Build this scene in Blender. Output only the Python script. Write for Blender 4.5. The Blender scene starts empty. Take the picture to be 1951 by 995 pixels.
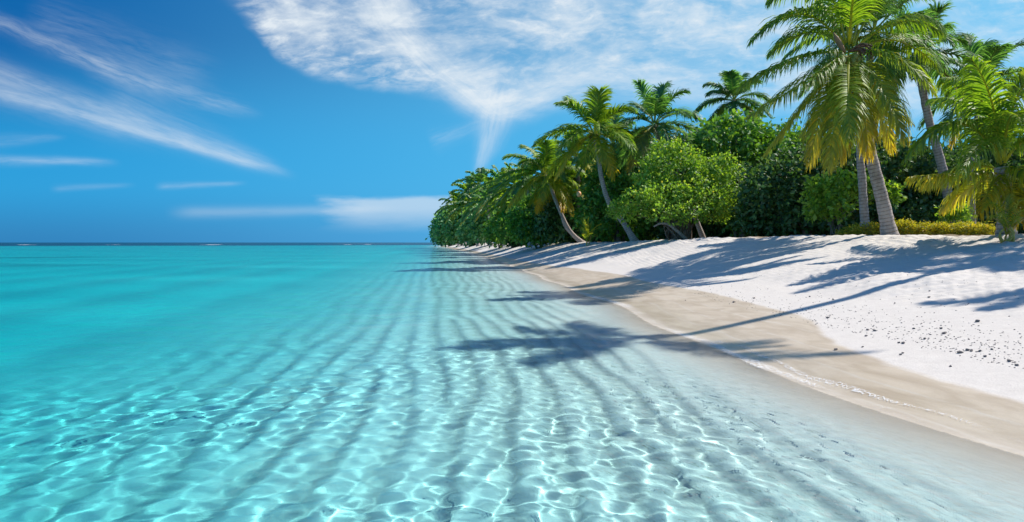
import bpy, math
import numpy as np
from mathutils import Vector

S = bpy.context.scene
COL = S.collection
PI = math.pi
rad = math.radians

# ------------------------------------------------------------------ camera
CAM_H, F, CX, CY, HZ = 1.4, 1300.67, 975.5, 497.5, 462.0
PITCH = math.atan((CY - HZ) / F)
cam_data = bpy.data.cameras.new('camera')
cam = bpy.data.objects.new('camera', cam_data)
COL.objects.link(cam)
cam.location = (0, 0, CAM_H)
cam.rotation_euler = (PI / 2 - PITCH, 0, 0)
cam_data.sensor_width = 36
cam_data.lens = 24.0
cam_data.clip_start = 0.05
cam_data.clip_end = 30000
S.camera = cam


def at(px, py, d):
    """point of the place seen at (px,py) of the photo, d metres down the beach"""
    a, b = (px - CX) / F, (CY - py) / F
    y = math.cos(PITCH) + b * math.sin(PITCH)
    z = -math.sin(PITCH) + b * math.cos(PITCH)
    return Vector((a / y * d, d, CAM_H + z / y * d))


# ------------------------------------------------------------------ sun, view
SUN_EL = rad(47)
SUN_AZ = math.atan2(0.34, 0.94)          # from +X towards +Y
SUND = Vector((math.cos(SUN_EL) * math.cos(SUN_AZ), math.cos(SUN_EL) * math.sin(SUN_AZ), math.sin(SUN_EL)))
sl = bpy.data.lights.new('sun', 'SUN')
sl.energy = 4.6
sl.angle = rad(0.5)
sl.color = (1.0, 0.95, 0.87)
so = bpy.data.objects.new('sun', sl)
so.rotation_euler = SUND.to_track_quat('Z', 'Y').to_euler()
so.location = (30, 20, 40)
COL.objects.link(so)
sl.cycles.is_caustics_light = True

vs = S.view_settings
vs.view_transform = 'Standard'
vs.look = 'None'
vs.exposure = 0.60
vs.gamma = 1.0
vs.use_curve_mapping = False
cy = S.cycles
cy.max_bounces = 8
cy.diffuse_bounces = 3
cy.glossy_bounces = 2
cy.transmission_bounces = 5
cy.transparent_max_bounces = 8
cy.caustics_refractive = True
cy.caustics_reflective = False
cy.sample_clamp_indirect = 4.0
cy.use_denoising = True


# ------------------------------------------------------------------ node helpers
class NT:
    def __init__(self, tree):
        self.t = tree
        tree.nodes.clear()

    def n(self, typ, **kw):
        nd = self.t.nodes.new(typ)
        for k, v in kw.items():
            setattr(nd, k, v)
        return nd

    def put(self, sock, v):
        if isinstance(v, E):
            self.t.links.new(v.s, sock)
        elif hasattr(v, 'is_output'):
            self.t.links.new(v, sock)
        else:
            sock.default_value = v

    def m(self, op, *a, clamp=False):
        nd = self.n('ShaderNodeMath', operation=op, use_clamp=clamp)
        for i, v in enumerate(a):
            self.put(nd.inputs[i], v)
        return E(self, nd.outputs[0])

    def vec(self, x, y, z=0.0):
        nd = self.n('ShaderNodeCombineXYZ')
        for i, v in enumerate((x, y, z)):
            self.put(nd.inputs[i], v)
        return E(self, nd.outputs[0])

    def sep(self, v):
        nd = self.n('ShaderNodeSeparateXYZ')
        self.put(nd.inputs[0], v)
        return [E(self, o) for o in nd.outputs]

    def noise(self, v, scale=1.0, detail=4.0, rough=0.5, dist=0.0):
        nd = self.n('ShaderNodeTexNoise')
        self.put(nd.inputs['Vector'], v)
        self.put(nd.inputs['Scale'], scale)
        nd.inputs['Detail'].default_value = detail
        nd.inputs['Roughness'].default_value = rough
        nd.inputs['Distortion'].default_value = dist
        return E(self, nd.outputs[0])

    def ss(self, v, a, b):
        nd = self.n('ShaderNodeMapRange', interpolation_type='SMOOTHSTEP')
        self.put(nd.inputs[0], v)
        nd.inputs[1].default_value = a
        nd.inputs[2].default_value = b
        return E(self, nd.outputs[0])

    def mix(self, f, a, b, blend='MIX'):
        nd = self.n('ShaderNodeMix', data_type='RGBA', blend_type=blend)
        self.put(nd.inputs[0], f)
        for sock, v in ((nd.inputs[6], a), (nd.inputs[7], b)):
            self.put(sock, (*v, 1.0) if isinstance(v, tuple) and len(v) == 3 else v)
        return E(self, nd.outputs[2])

    def attr(self, name, out='Fac'):
        return E(self, self.n('ShaderNodeAttribute', attribute_name=name).outputs[out])

    def curve(self, v, pts, x0, x1, y0, y1):
        nd = self.n('ShaderNodeFloatCurve')
        self.put(nd.inputs[1], (v - x0) / (x1 - x0))
        c = nd.mapping.curves[0]
        pp = [((x - x0) / (x1 - x0), (y - y0) / (y1 - y0)) for x, y in pts]
        c.points[0].location = pp[0]
        c.points[1].location = pp[-1]
        for p in pp[1:-1]:
            c.points.new(*p)
        nd.mapping.update()
        return E(self, nd.outputs[0]) * (y1 - y0) + y0

    def bump(self, h, strength, dist):
        nd = self.n('ShaderNodeBump')
        self.put(nd.inputs['Height'], h)
        self.put(nd.inputs['Strength'], strength)
        nd.inputs['Distance'].default_value = dist
        return E(self, nd.outputs[0])


class E:
    def __init__(self, nt, s):
        self.nt, self.s = nt, s

    def __add__(self, o): return self.nt.m('ADD', self, o)
    def __radd__(self, o): return self.nt.m('ADD', o, self)
    def __sub__(self, o): return self.nt.m('SUBTRACT', self, o)
    def __rsub__(self, o): return self.nt.m('SUBTRACT', o, self)
    def __mul__(self, o): return self.nt.m('MULTIPLY', self, o)
    def __rmul__(self, o): return self.nt.m('MULTIPLY', o, self)
    def __truediv__(self, o): return self.nt.m('DIVIDE', self, o)
    def __rtruediv__(self, o): return self.nt.m('DIVIDE', o, self)
    def pow(self, o): return self.nt.m('POWER', self, o)
    def max(self, o): return self.nt.m('MAXIMUM', self, o)
    def min(self, o): return self.nt.m('MINIMUM', self, o)
    def abs(self): return self.nt.m('ABSOLUTE', self)
    def exp(self): return self.nt.m('EXPONENT', self)
    def clamp(self): return self.nt.m('ADD', self, 0.0, clamp=True)


# ------------------------------------------------------------------ sky (world)
def build_world():
    w = bpy.data.worlds.new('World')
    S.world = w
    w.use_nodes = True
    w.cycles.sampling_method = 'MANUAL'
    w.cycles.sample_map_resolution = 256
    nt = NT(w.node_tree)
    sky = nt.n('ShaderNodeTexSky', sky_type='NISHITA', sun_disc=False)
    sky.sun_elevation = SUN_EL
    sky.sun_rotation = PI / 2 - SUN_AZ
    sky.altitude = 0
    sky.air_density = 1.0
    sky.dust_density = 0.25
    sky.ozone_density = 3.0
    base = nt.n('ShaderNodeHueSaturation')
    base.inputs['Hue'].default_value = 0.5
    base.inputs['Saturation'].default_value = 1.35
    base.inputs['Value'].default_value = 1.0
    nt.t.links.new(sky.outputs[0], base.inputs['Color'])
    tc = nt.n('ShaderNodeTexCoord')
    dx, dy, dz = nt.sep(tc.outputs['Generated'])
    dyc = dy.max(0.12)
    # chart of the sky: sideways and upward slope of the view direction
    X = dx / dyc * F + CX
    Y = HZ - dz / dyc * F
    front = nt.ss(dy, 0.05, 0.25)
    wx = (nt.noise(nt.vec(X * 0.006, Y * 0.009, 1.3), 1.0, 5, 0.55) - 0.5)
    wy = (nt.noise(nt.vec(X * 0.006, Y * 0.009, 7.7), 1.0, 5, 0.55) - 0.5)
    Xw = X + wx * 70.0
    Yw = Y + wy * 50.0
    # polarised blue: deepest to the upper left, lighter towards the sun side and low down
    lift = nt.ss(X + Y * 0.9, -100.0, 2100.0)
    c_hi = nt.mix(lift, (0.015, 0.80, 2.6), (0.95, 3.7, 5.9))
    c_mid = nt.mix(nt.ss(X, -100.0, 1500.0), (0.10, 2.15, 4.6), (0.6, 3.2, 5.6))
    c_low = nt.mix(nt.ss(X, 0.0, 1100.0), (0.07, 1.35, 3.4), (0.42, 2.5, 5.0))
    chart = nt.mix(nt.ss(Y, 60.0, 330.0), c_hi, c_mid)
    chart = nt.mix(nt.ss(Y, 345.0, 470.0), chart, c_low)
    around = nt.mix(1.0, E(nt, base.outputs[0]), (0.55, 0.95, 1.15), 'MULTIPLY')
    blue = nt.mix(front * 0.95, around, chart)

    def streak(x0, y0, x1, y1, w0, w1, amp, ns=1.0, seed=0.0, wob=0.45, lo=0.30, hi=0.75):
        L = math.hypot(x1 - x0, y1 - y0)
        ax, ay = (x1 - x0) / L, (y1 - y0) / L
        xx, yy = X + wx * 70.0 * wob, Y + wy * 60.0 * wob
        t = ((xx - x0) * ax + (yy - y0) * ay) / L
        s = (yy - y0) * ax - (xx - x0) * ay
        wd = (t.max(0.0).min(1.0)) * (w1 - w0) + w0
        q = s / wd
        g = (q * q * -1.0).exp()
        ends = nt.ss(t, -0.05, 0.12) * (1.0 - nt.ss(t, 0.78, 1.05))
        n = nt.noise(nt.vec(t * (L * 0.008 * ns), s * (0.06 * ns), seed), 1.0, 7, 0.65, 0.4)
        n_f = nt.noise(nt.vec(t * (L * 0.02 * ns), s * 0.16, seed + 3.0), 1.0, 5, 0.6, 0.2)
        return g * ends * nt.ss(n * 0.65 + n_f * 0.35, lo, hi) * amp

    ms = [
        streak(-60, 20, 330, 185, 16, 15, 0.62, seed=2.1),
        streak(180, 125, 500, 222, 30, 10, 0.42, seed=5.5),
        streak(60, 40, 420, 150, 45, 30, 0.22, seed=8.5),
        streak(-60, 120, 540, 330, 24, 9, 0.55, seed=3.1, wob=0.2, lo=.2),
        streak(-40, 165, 540, 330, 13, 7, 0.75, seed=9.1, wob=0.2, lo=.2),
        streak(200, 195, 560, 335, 42, 8, 0.40, seed=4.1, wob=0.2, lo=.2),
        streak(-60, 150, 300, 262, 34, 22, 0.30, seed=14.1, wob=0.3, lo=.2),
        streak(-60, 303, 225, 312, 9, 6, 0.55, seed=6.1, wob=0.15, lo=.15),
        streak(-60, 272, 130, 262, 14, 6, 0.22, seed=26.1, wob=0.15, lo=.15),
        streak(300, 356, 470, 349, 6, 4, 0.34, seed=7.1, wob=0.1, lo=.1),
        streak(100, 360, 260, 353, 6, 4, 0.2, seed=17.1, wob=0.1, lo=.1),
        streak(330, 406, 760, 398, 11, 7, 0.30, seed=1.1, wob=0.12, lo=.05, hi=.5),
        # the bright ridge of the big cirrus and its tail
        streak(690, -60, 800, 125, 42, 34, 0.80, seed=11.1, lo=.15),
        streak(760, 70, 965, 235, 34, 24, 0.85, seed=12.1, lo=.18, wob=.6),
        streak(955, 165, 908, 340, 34, 7, 0.70, seed=13.1, wob=.30, lo=.18, hi=.66),
        streak(968, 200, 925, 300, 22, 16, 0.30, seed=33.1, wob=.5, lo=.3, hi=.7),
        streak(925, 215, 1160, 130, 22, 34, 0.75, seed=15.1, lo=.15),
        streak(1000, 170, 1420, 150, 30, 40, 0.60, seed=16.1, lo=.2),
        streak(1120, 110, 1500, 40, 36, 50, 0.42, seed=18.1),
        streak(1300, 210, 1950, 150, 60, 90, 0.22, seed=19.1),
        streak(820, 275, 930, 235, 16, 10, 0.30, seed=20.1),
    ]
    # thin veil right of the diagonal edge
    edge = nt.curve(Xw, [(380, -30), (470, 45), (550, 118), (690, 172), (830, 182), (900, 235), (960, 250), (1100, 205), (1500, 230), (2100, 300)],
                    380, 2100, -40, 320)
    inside = nt.ss(edge - Yw, -14.0, 70.0) * nt.ss(Xw, 395.0, 470.0)
    edgeband = nt.ss(edge - Yw, -12.0, 22.0) * (1.0 - nt.ss(edge - Yw, 22.0, 95.0)) * nt.ss(Xw, 420.0, 520.0) * (1.0 - nt.ss(Xw, 780.0, 900.0))
    n1 = nt.noise(nt.vec(Xw * 0.0062, Yw * 0.013, 3.0), 1.0, 7, 0.6, 0.35)
    n2 = nt.noise(nt.vec(X * 0.020 + Y * 0.012, Y * 0.050, 5.0), 1.0, 6, 0.65, 0.4)
    fade = 1.0 - nt.ss(X, 1350.0, 1800.0) * 0.20
    veil = inside * (nt.ss(n1, 0.34, 0.74) * 0.72 + nt.ss(n2, 0.42, 0.80) * 0.35 + 0.10) * fade + edgeband * nt.ss(n2, 0.32, 0.7) * 0.38
    # flat cloud bank low over the sea
    bn = nt.noise(nt.vec(X * 0.012, Y * 0.06, 4.0), 1.0, 5, 0.55)
    Yb = Y + (bn - 0.5) * 16.0
    bank = nt.ss(Yb, 370.0, 384.0) * (1.0 - nt.ss(Yb, 392.0, 450.0)) * nt.ss(X + (bn - .5) * 120., 600.0, 690.0) * (1.0 - nt.ss(X, 1000.0, 1300.0)) * 0.48
    total = veil + bank
    for k in ms:
        total = total + k * 0.62 * (1.0 - total.min(1.0) * 0.75)
    # elsewhere in the sky: ordinary thin cirrus
    n3 = nt.noise(nt.vec(dx * 2.0, dy * 5.0, dz * 4.0), 1.0, 6, 0.6, 0.5)
    rest = nt.ss(n3, 0.52, 0.8) * 0.5 * (1.0 - front)
    total = (total * front + rest).min(0.94)
    out = nt.mix(total, blue, (5.3, 5.75, 6.1))
    bg = nt.n('ShaderNodeBackground')
    nt.put(bg.inputs[0], out)
    bg.inputs[1].default_value = 0.10
    o = nt.n('ShaderNodeOutputWorld')
    nt.t.links.new(bg.outputs[0], o.inputs[0])


build_world()


# ------------------------------------------------------------------ object helpers
def mesh_np(name, verts, faces, smooth=False):
    """faces: int array (n,4) or (n,3), or list of several such arrays"""
    me = bpy.data.meshes.new(name)
    verts = np.asarray(verts, np.float32)
    fl = faces if isinstance(faces, list) else [faces]
    fl = [np.asarray(f, np.int32) for f in fl if len(f)]
    loops = np.concatenate([f.ravel() for f in fl])
    sizes = np.concatenate([np.full(len(f), f.shape[1], np.int32) for f in fl])
    starts = np.concatenate([[0], np.cumsum(sizes)[:-1]]).astype(np.int32)
    me.vertices.add(len(verts))
    me.vertices.foreach_set('co', verts.ravel())
    me.loops.add(len(loops))
    me.loops.foreach_set('vertex_index', loops)
    me.polygons.add(len(sizes))
    me.polygons.foreach_set('loop_start', starts)
    me.polygons.foreach_set('use_smooth', np.full(len(sizes), smooth, bool))
    me.update(calc_edges=True)
    me.validate()
    return me


def vattr(me, name, vals):
    a = me.attributes.new(name, 'FLOAT', 'POINT')
    a.data.foreach_set('value', np.asarray(vals, np.float32))


def link(name, me, mat, parent=None, loc=None):
    if mat is not None and not me.materials:
        me.materials.append(mat)
    o = bpy.data.objects.new(name, me)
    COL.objects.link(o)
    if parent is not None:
        o.parent = parent
    if loc is not None:
        o.location = loc
    return o


def tag(o, label, cat, group=None, kind=None):
    if label:
        o['label'] = label
    if cat:
        o['category'] = cat
    if group:
        o['group'] = group
    if kind:
        o['kind'] = kind
    return o


def thing(name, loc, label, cat, group=None):
    o = bpy.data.objects.new(name, None)
    o.empty_display_size = 0.3
    COL.objects.link(o)
    o.location = loc
    return tag(o, label, cat, group)


def dup(root, loc, rz, scale, label, group=None):
    """copy of a thing with copies of its parts"""
    r = root.copy()
    COL.objects.link(r)
    r.location = loc
    r.rotation_euler = (0, 0, rz)
    r.scale = (scale,) * 3 if not isinstance(scale, tuple) else scale
    r['label'] = label
    if group:
        r['group'] = group
    for ch in list(root.children):
        c = ch.copy()
        COL.objects.link(c)
        c.parent = r
    return r


# ------------------------------------------------------------------ materials
def material(name):
    m = bpy.data.materials.new(name)
    m.use_nodes = True
    nt = NT(m.node_tree)
    out = nt.n('ShaderNodeOutputMaterial')
    return m, nt, out


def leaf_material(name, c_dark, c_mid, c_light, c_old=(0.42, 0.30, 0.03), trans=0.45, gloss=0.06, rough=0.5):
    """tone attribute = individual leaf colour, age attribute = yellowing"""
    m, nt, out = material(name)
    tone, age = nt.attr('tone'), nt.attr('age')
    c = nt.mix(nt.ss(tone, 0.0, 0.5), c_dark, c_mid)
    c = nt.mix(nt.ss(tone, 0.5, 1.0), c, c_light)
    c = nt.mix(age.clamp(), c, c_old)
    d = nt.n('ShaderNodeBsdfDiffuse')
    nt.put(d.inputs[0], c)
    t = nt.n('ShaderNodeBsdfTranslucent')
    nt.put(t.inputs[0], nt.mix(1.0, c, (1.35, 1.25, 0.55), 'MULTIPLY'))
    g = nt.n('ShaderNodeBsdfGlossy')
    g.inputs['Roughness'].default_value = rough
    mx = nt.n('ShaderNodeMixShader')
    mx.inputs[0].default_value = trans
    nt.t.links.new(d.outputs[0], mx.inputs[1])
    nt.t.links.new(t.outputs[0], mx.inputs[2])
    m2 = nt.n('ShaderNodeMixShader')
    m2.inputs[0].default_value = gloss
    nt.t.links.new(mx.outputs[0], m2.inputs[1])
    nt.t.links.new(g.outputs[0], m2.inputs[2])
    nt.t.links.new(m2.outputs[0], out.inputs[0])
    return m


def bark_material(name, c1, c2, ring=True):
    m, nt, out = material(name)
    geo = nt.n('ShaderNodeNewGeometry')
    pos = E(nt, geo.outputs['Position'])
    n = nt.noise(pos, 9.0, 5, 0.65)
    n2 = nt.noise(pos, 1.6, 3, 0.5)
    al = nt.attr('along')
    f = (n * 0.65 + n2 * 0.35)
    if ring:
        w = nt.m('FRACT', al * 9.0 + n * 0.5)
        rg = nt.ss(w, 0.0, 0.25) * (1.0 - nt.ss(w, 0.85, 1.0))
        f = f * 0.82 + rg * 0.18
        h = rg * 0.35 + n * 0.8
    else:
        h = n
    c = nt.mix(nt.ss(f, 0.32, 0.68), c1, c2)
    b = nt.n('ShaderNodeBsdfPrincipled')
    nt.put(b.inputs['Base Color'], c)
    b.inputs['Roughness'].default_value = 0.9
    b.inputs['Specular IOR Level'].default_value = 0.2
    nt.put(b.inputs['Normal'], nt.bump(h, 0.6, 0.03))
    nt.t.links.new(b.outputs[0], out.inputs[0])
    return m


def plain_material(name, col, rough=0.7, var=0.25, scale=12.0):
    m, nt, out = material(name)
    tc = nt.n('ShaderNodeTexCoord')
    n = nt.noise(E(nt, tc.outputs['Object']), scale, 4, 0.6)
    c = nt.mix(n, tuple(v * (1 - var) for v in col), tuple(min(1, v * (1 + var)) for v in col))
    b = nt.n('ShaderNodeBsdfPrincipled')
    nt.put(b.inputs['Base Color'], c)
    b.inputs['Roughness'].default_value = rough
    nt.put(b.inputs['Normal'], nt.bump(n, 0.4, 0.02))
    nt.t.links.new(b.outputs[0], out.inputs[0])
    return m


M_PALM = leaf_material('palm_leaf', (0.070, 0.170, 0.012), (0.185, 0.330, 0.020), (0.38, 0.47, 0.040), (0.78, 0.56, 0.035), 0.56, 0.05)
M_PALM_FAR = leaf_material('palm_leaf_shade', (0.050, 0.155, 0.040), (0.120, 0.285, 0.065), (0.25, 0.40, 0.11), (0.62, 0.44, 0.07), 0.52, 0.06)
M_LIME = leaf_material('bush_leaf_lime', (0.09, 0.21, 0.020), (0.23, 0.41, 0.040), (0.48, 0.61, 0.10), (0.60, 0.50, 0.06), 0.50, 0.04)
M_GREEN = leaf_material('bush_leaf_green', (0.055, 0.165, 0.022), (0.130, 0.300, 0.034), (0.29, 0.46, 0.06), (0.45, 0.36, 0.07), 0.46, 0.04)
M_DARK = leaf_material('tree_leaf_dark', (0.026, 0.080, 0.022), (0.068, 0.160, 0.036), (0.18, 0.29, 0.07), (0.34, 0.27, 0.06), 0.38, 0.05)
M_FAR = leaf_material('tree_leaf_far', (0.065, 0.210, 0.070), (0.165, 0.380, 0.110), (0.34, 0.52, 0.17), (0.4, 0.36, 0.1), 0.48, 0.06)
M_HEDGE = leaf_material('hedge_leaf', (0.18, 0.22, 0.018), (0.42, 0.40, 0.03), (0.60, 0.54, 0.06), (0.55, 0.36, 0.06), 0.45, 0.03)
M_TRUNK = bark_material('palm_bark', (0.17, 0.135, 0.115), (0.40, 0.34, 0.31))
M_BARK = bark_material('branch_bark', (0.09, 0.065, 0.05), (0.24, 0.19, 0.16), ring=False)
M_HUSK = plain_material('coconut_husk', (0.16, 0.07, 0.04), 0.7)
M_NUT = plain_material('green_coconut', (0.30, 0.26, 0.05), 0.45)
M_STALK = plain_material('flower_stalk', (0.50, 0.36, 0.08), 0.6)
M_SPATHE = plain_material('dry_spathe', (0.30, 0.17, 0.10), 0.8)

# ------------------------------------------------------------------ terrain shape
_SH_Y = np.array([-60, -10, 0, 2, 4.5, 5.8, 8, 11.5, 15.4, 21, 31, 45, 60, 100, 140, 200, 250, 300, 330, 345, 352], float)
_SH_X = np.array([14, 6.3, 4.75, 4.25, 3.54, 3.17, 2.85, 2.70, 2.5, 1.9, 1.05, -0.2, -1.6, -5.8, -11.4, -19.0, -26.0, -31, -26, 0, 60], float)


def _smooth_interp(y, xs, ys):
    k = [-0.08, -0.04, 0, 0.04, 0.08]
    acc = 0
    for t in k:
        acc = acc + np.interp(y + t * (np.abs(y) + 6), xs, ys)
    return acc / len(k)


def shore_x(y):
    return _smooth_interp(y, _SH_Y, _SH_X)


def width_at(y):
    return np.interp(y, [0, 12, 17, 21, 30, 38, 50, 70, 120, 300], [10, 9.5, 9.4, 8.9, 7.2, 6.0, 5.6, 5.2, 5.0, 4.0])


def crest_z(y):
    return np.interp(y, [0, 13, 17, 21, 30, 40, 60, 100, 200, 350], [1.50, 1.53, 1.57, 1.60, 1.58, 1.40, 1.36, 1.25, 1.10, 0.9])


_rng = np.random.default_rng(5)
_W = [(_rng.uniform(0, 2 * PI), _rng.uniform(0, 2 * PI), _rng.uniform(0.7, 1.3)) for _ in range(24)]


def wav(x, y, k0, lam, n=6):
    acc = 0
    for i in range(n):
        a, p, s = _W[(k0 + i) % 24]
        k = 2 * PI / (lam * s)
        acc = acc + np.sin(k * (x * math.cos(a) + y * math.sin(a)) + p + k0)
    return acc / math.sqrt(n)


def smooth(v, a, b):
    t = np.clip((v - a) / (b - a), 0, 1)
    return t * t * (3 - 2 * t)


def bar_shape(x, y):
    """sand bars roughly parallel to the shore, 0 in the troughs and 1 on the crests; here and there one forks"""
    q = x + 0.10 * y + 0.10 * np.sin(y * 0.45 + 0.4) + 0.03 * np.sin(y * 1.1 + x) + 0.022 * wav(x, y, 11, 2.2) + 0.05 * smooth(y, 8, 20) * wav(x, y, 2, 5.0)
    ph = q / (0.40 - 0.02 * np.clip(q, -3, 2)) + 0.14
    for x0, y0, sg in ((-0.55, 6.3, 1), (0.75, 5.0, -1), (-1.7, 8.2, -1), (-2.1, 5.2, 1), (0.15, 10.2, 1), (-1.2, 13.0, -1), (-3.2, 10.5, 1), (0.3, 16.0, -1), (1.3, 7.4, 1), (-0.9, 19.0, 1), (-4.2, 15.5, -1), (-2.6, 22.0, 1)):
        ph = ph + sg * np.arctan2(x - x0, y - y0) / (2 * PI)
    fr = ph - np.floor(ph)
    ridge = np.where(fr < 0.27, fr / 0.27, (1 - fr) / 0.73)
    return 0.5 * ridge + 0.5 * ridge * ridge * (3 - 2 * ridge)


def ground_z(x, y, bars=1.0):
    x, y = np.broadcast_arrays(np.asarray(x, float), np.asarray(y, float))
    sx = shore_x(y) + 0.10 * np.sin(y * 0.9 + 0.5) * smooth(y, 3, 12) * (1 - smooth(y, 40, 80))
    s = x - sx
    # shoreline is slanted where it swings west: measure distance roughly square to it
    slope = (shore_x(y + 0.5) - shore_x(y - 0.5))
    s = s / np.sqrt(1 + np.minimum(slope * slope, 9.0))
    w, cz = width_at(y), crest_z(y)
    u = np.clip(s / w, 0, 1)
    beach = cz * (0.80 * u + 0.20 * u * u * (3 - 2 * u))
    beach = np.where(u < 0.25, beach, beach)
    crest = smooth(s, w * 0.94, w * 1.06)
    z = beach * (1 - crest) + cz * crest
    dry = smooth(s, w * 0.28, w * 0.45)
    z = z + dry * (0.012 * wav(x, y, 0, 1.3) + 0.008 * wav(x, y, 5, 0.45)) + dry * 0.035 * wav(x, y, 3, 4.0)
    foot = smooth(s, w * 0.62, w * 0.9)
    z = z + foot * 0.018 * wav(x, y, 9, 0.38, 8) + dry * 0.006 * wav(x, y, 1, 0.22, 8)
    # sea floor
    o = np.maximum(-s, 0)
    dep = np.interp(o, [0, 0.8, 2, 3.2, 4.6, 6.5, 10, 20, 50, 120, 5000], [0, 0.065, 0.16, 0.28, 0.50, 1.0, 1.85, 2.45, 2.7, 2.8, 2.9])
    dep = dep * (1 + 0.13 * smooth(o, 5, 14) * (wav(x, y, 20, 13.0) + 0.7 * wav(x, y, 13, 5.0, 4)))
    r = np.hypot(x * 0.8, y)
    dep = dep + smooth(r, 285, 420) * 28 * smooth(o, 20, 80)
    ridge = bar_shape(x, y)
    amp = 0.078 * smooth(o, 0.7, 2.0) * (1 - 0.75 * smooth(o, 5.2, 8.0)) * (1 - smooth(y, 45, 90))
    amp = amp * np.clip(0.90 + 0.22 * wav(x, y, 6, 2.2) + 0.1 * wav(x, y, 15, 0.9), 0.2, 1.3) * (1 - 0.62 * smooth(y, 6, 17))
    amp = np.clip(amp, 0, 0.55 * dep)
    z = np.where(s < 0, -dep, z)
    z = z + bars * amp * (ridge - 0.5) + 0.007 * wav(x, y, 14, 0.33) * smooth(o, 0.8, 2.5)
    return z


def gz(x, y):
    return float(ground_z(np.array([x]), np.array([y]))[0])


def axis(lo, fa, fb, hi, step, growth):
    mid = list(np.arange(fa, fb + 1e-6, step))
    up, d = [], step
    v = mid[-1]
    while v < hi:
        d = d * growth
        v += d
        up.append(v)
    dn, d = [], step
    v = mid[0]
    while v > lo:
        d = d * growth
        v -= d
        dn.append(v)
    return np.array(dn[::-1] + mid + up)


def grid_faces(nx, ny, keep=None):
    i = np.arange(nx - 1)
    j = np.arange(ny - 1)
    I, J = np.meshgrid(i, j)
    a = (J * nx + I)
    f = np.stack([a, a + 1, a + nx + 1, a + nx], -1).reshape(-1, 4)
    if keep is not None:
        f = f[keep[f].any(1)]
    return f


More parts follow.
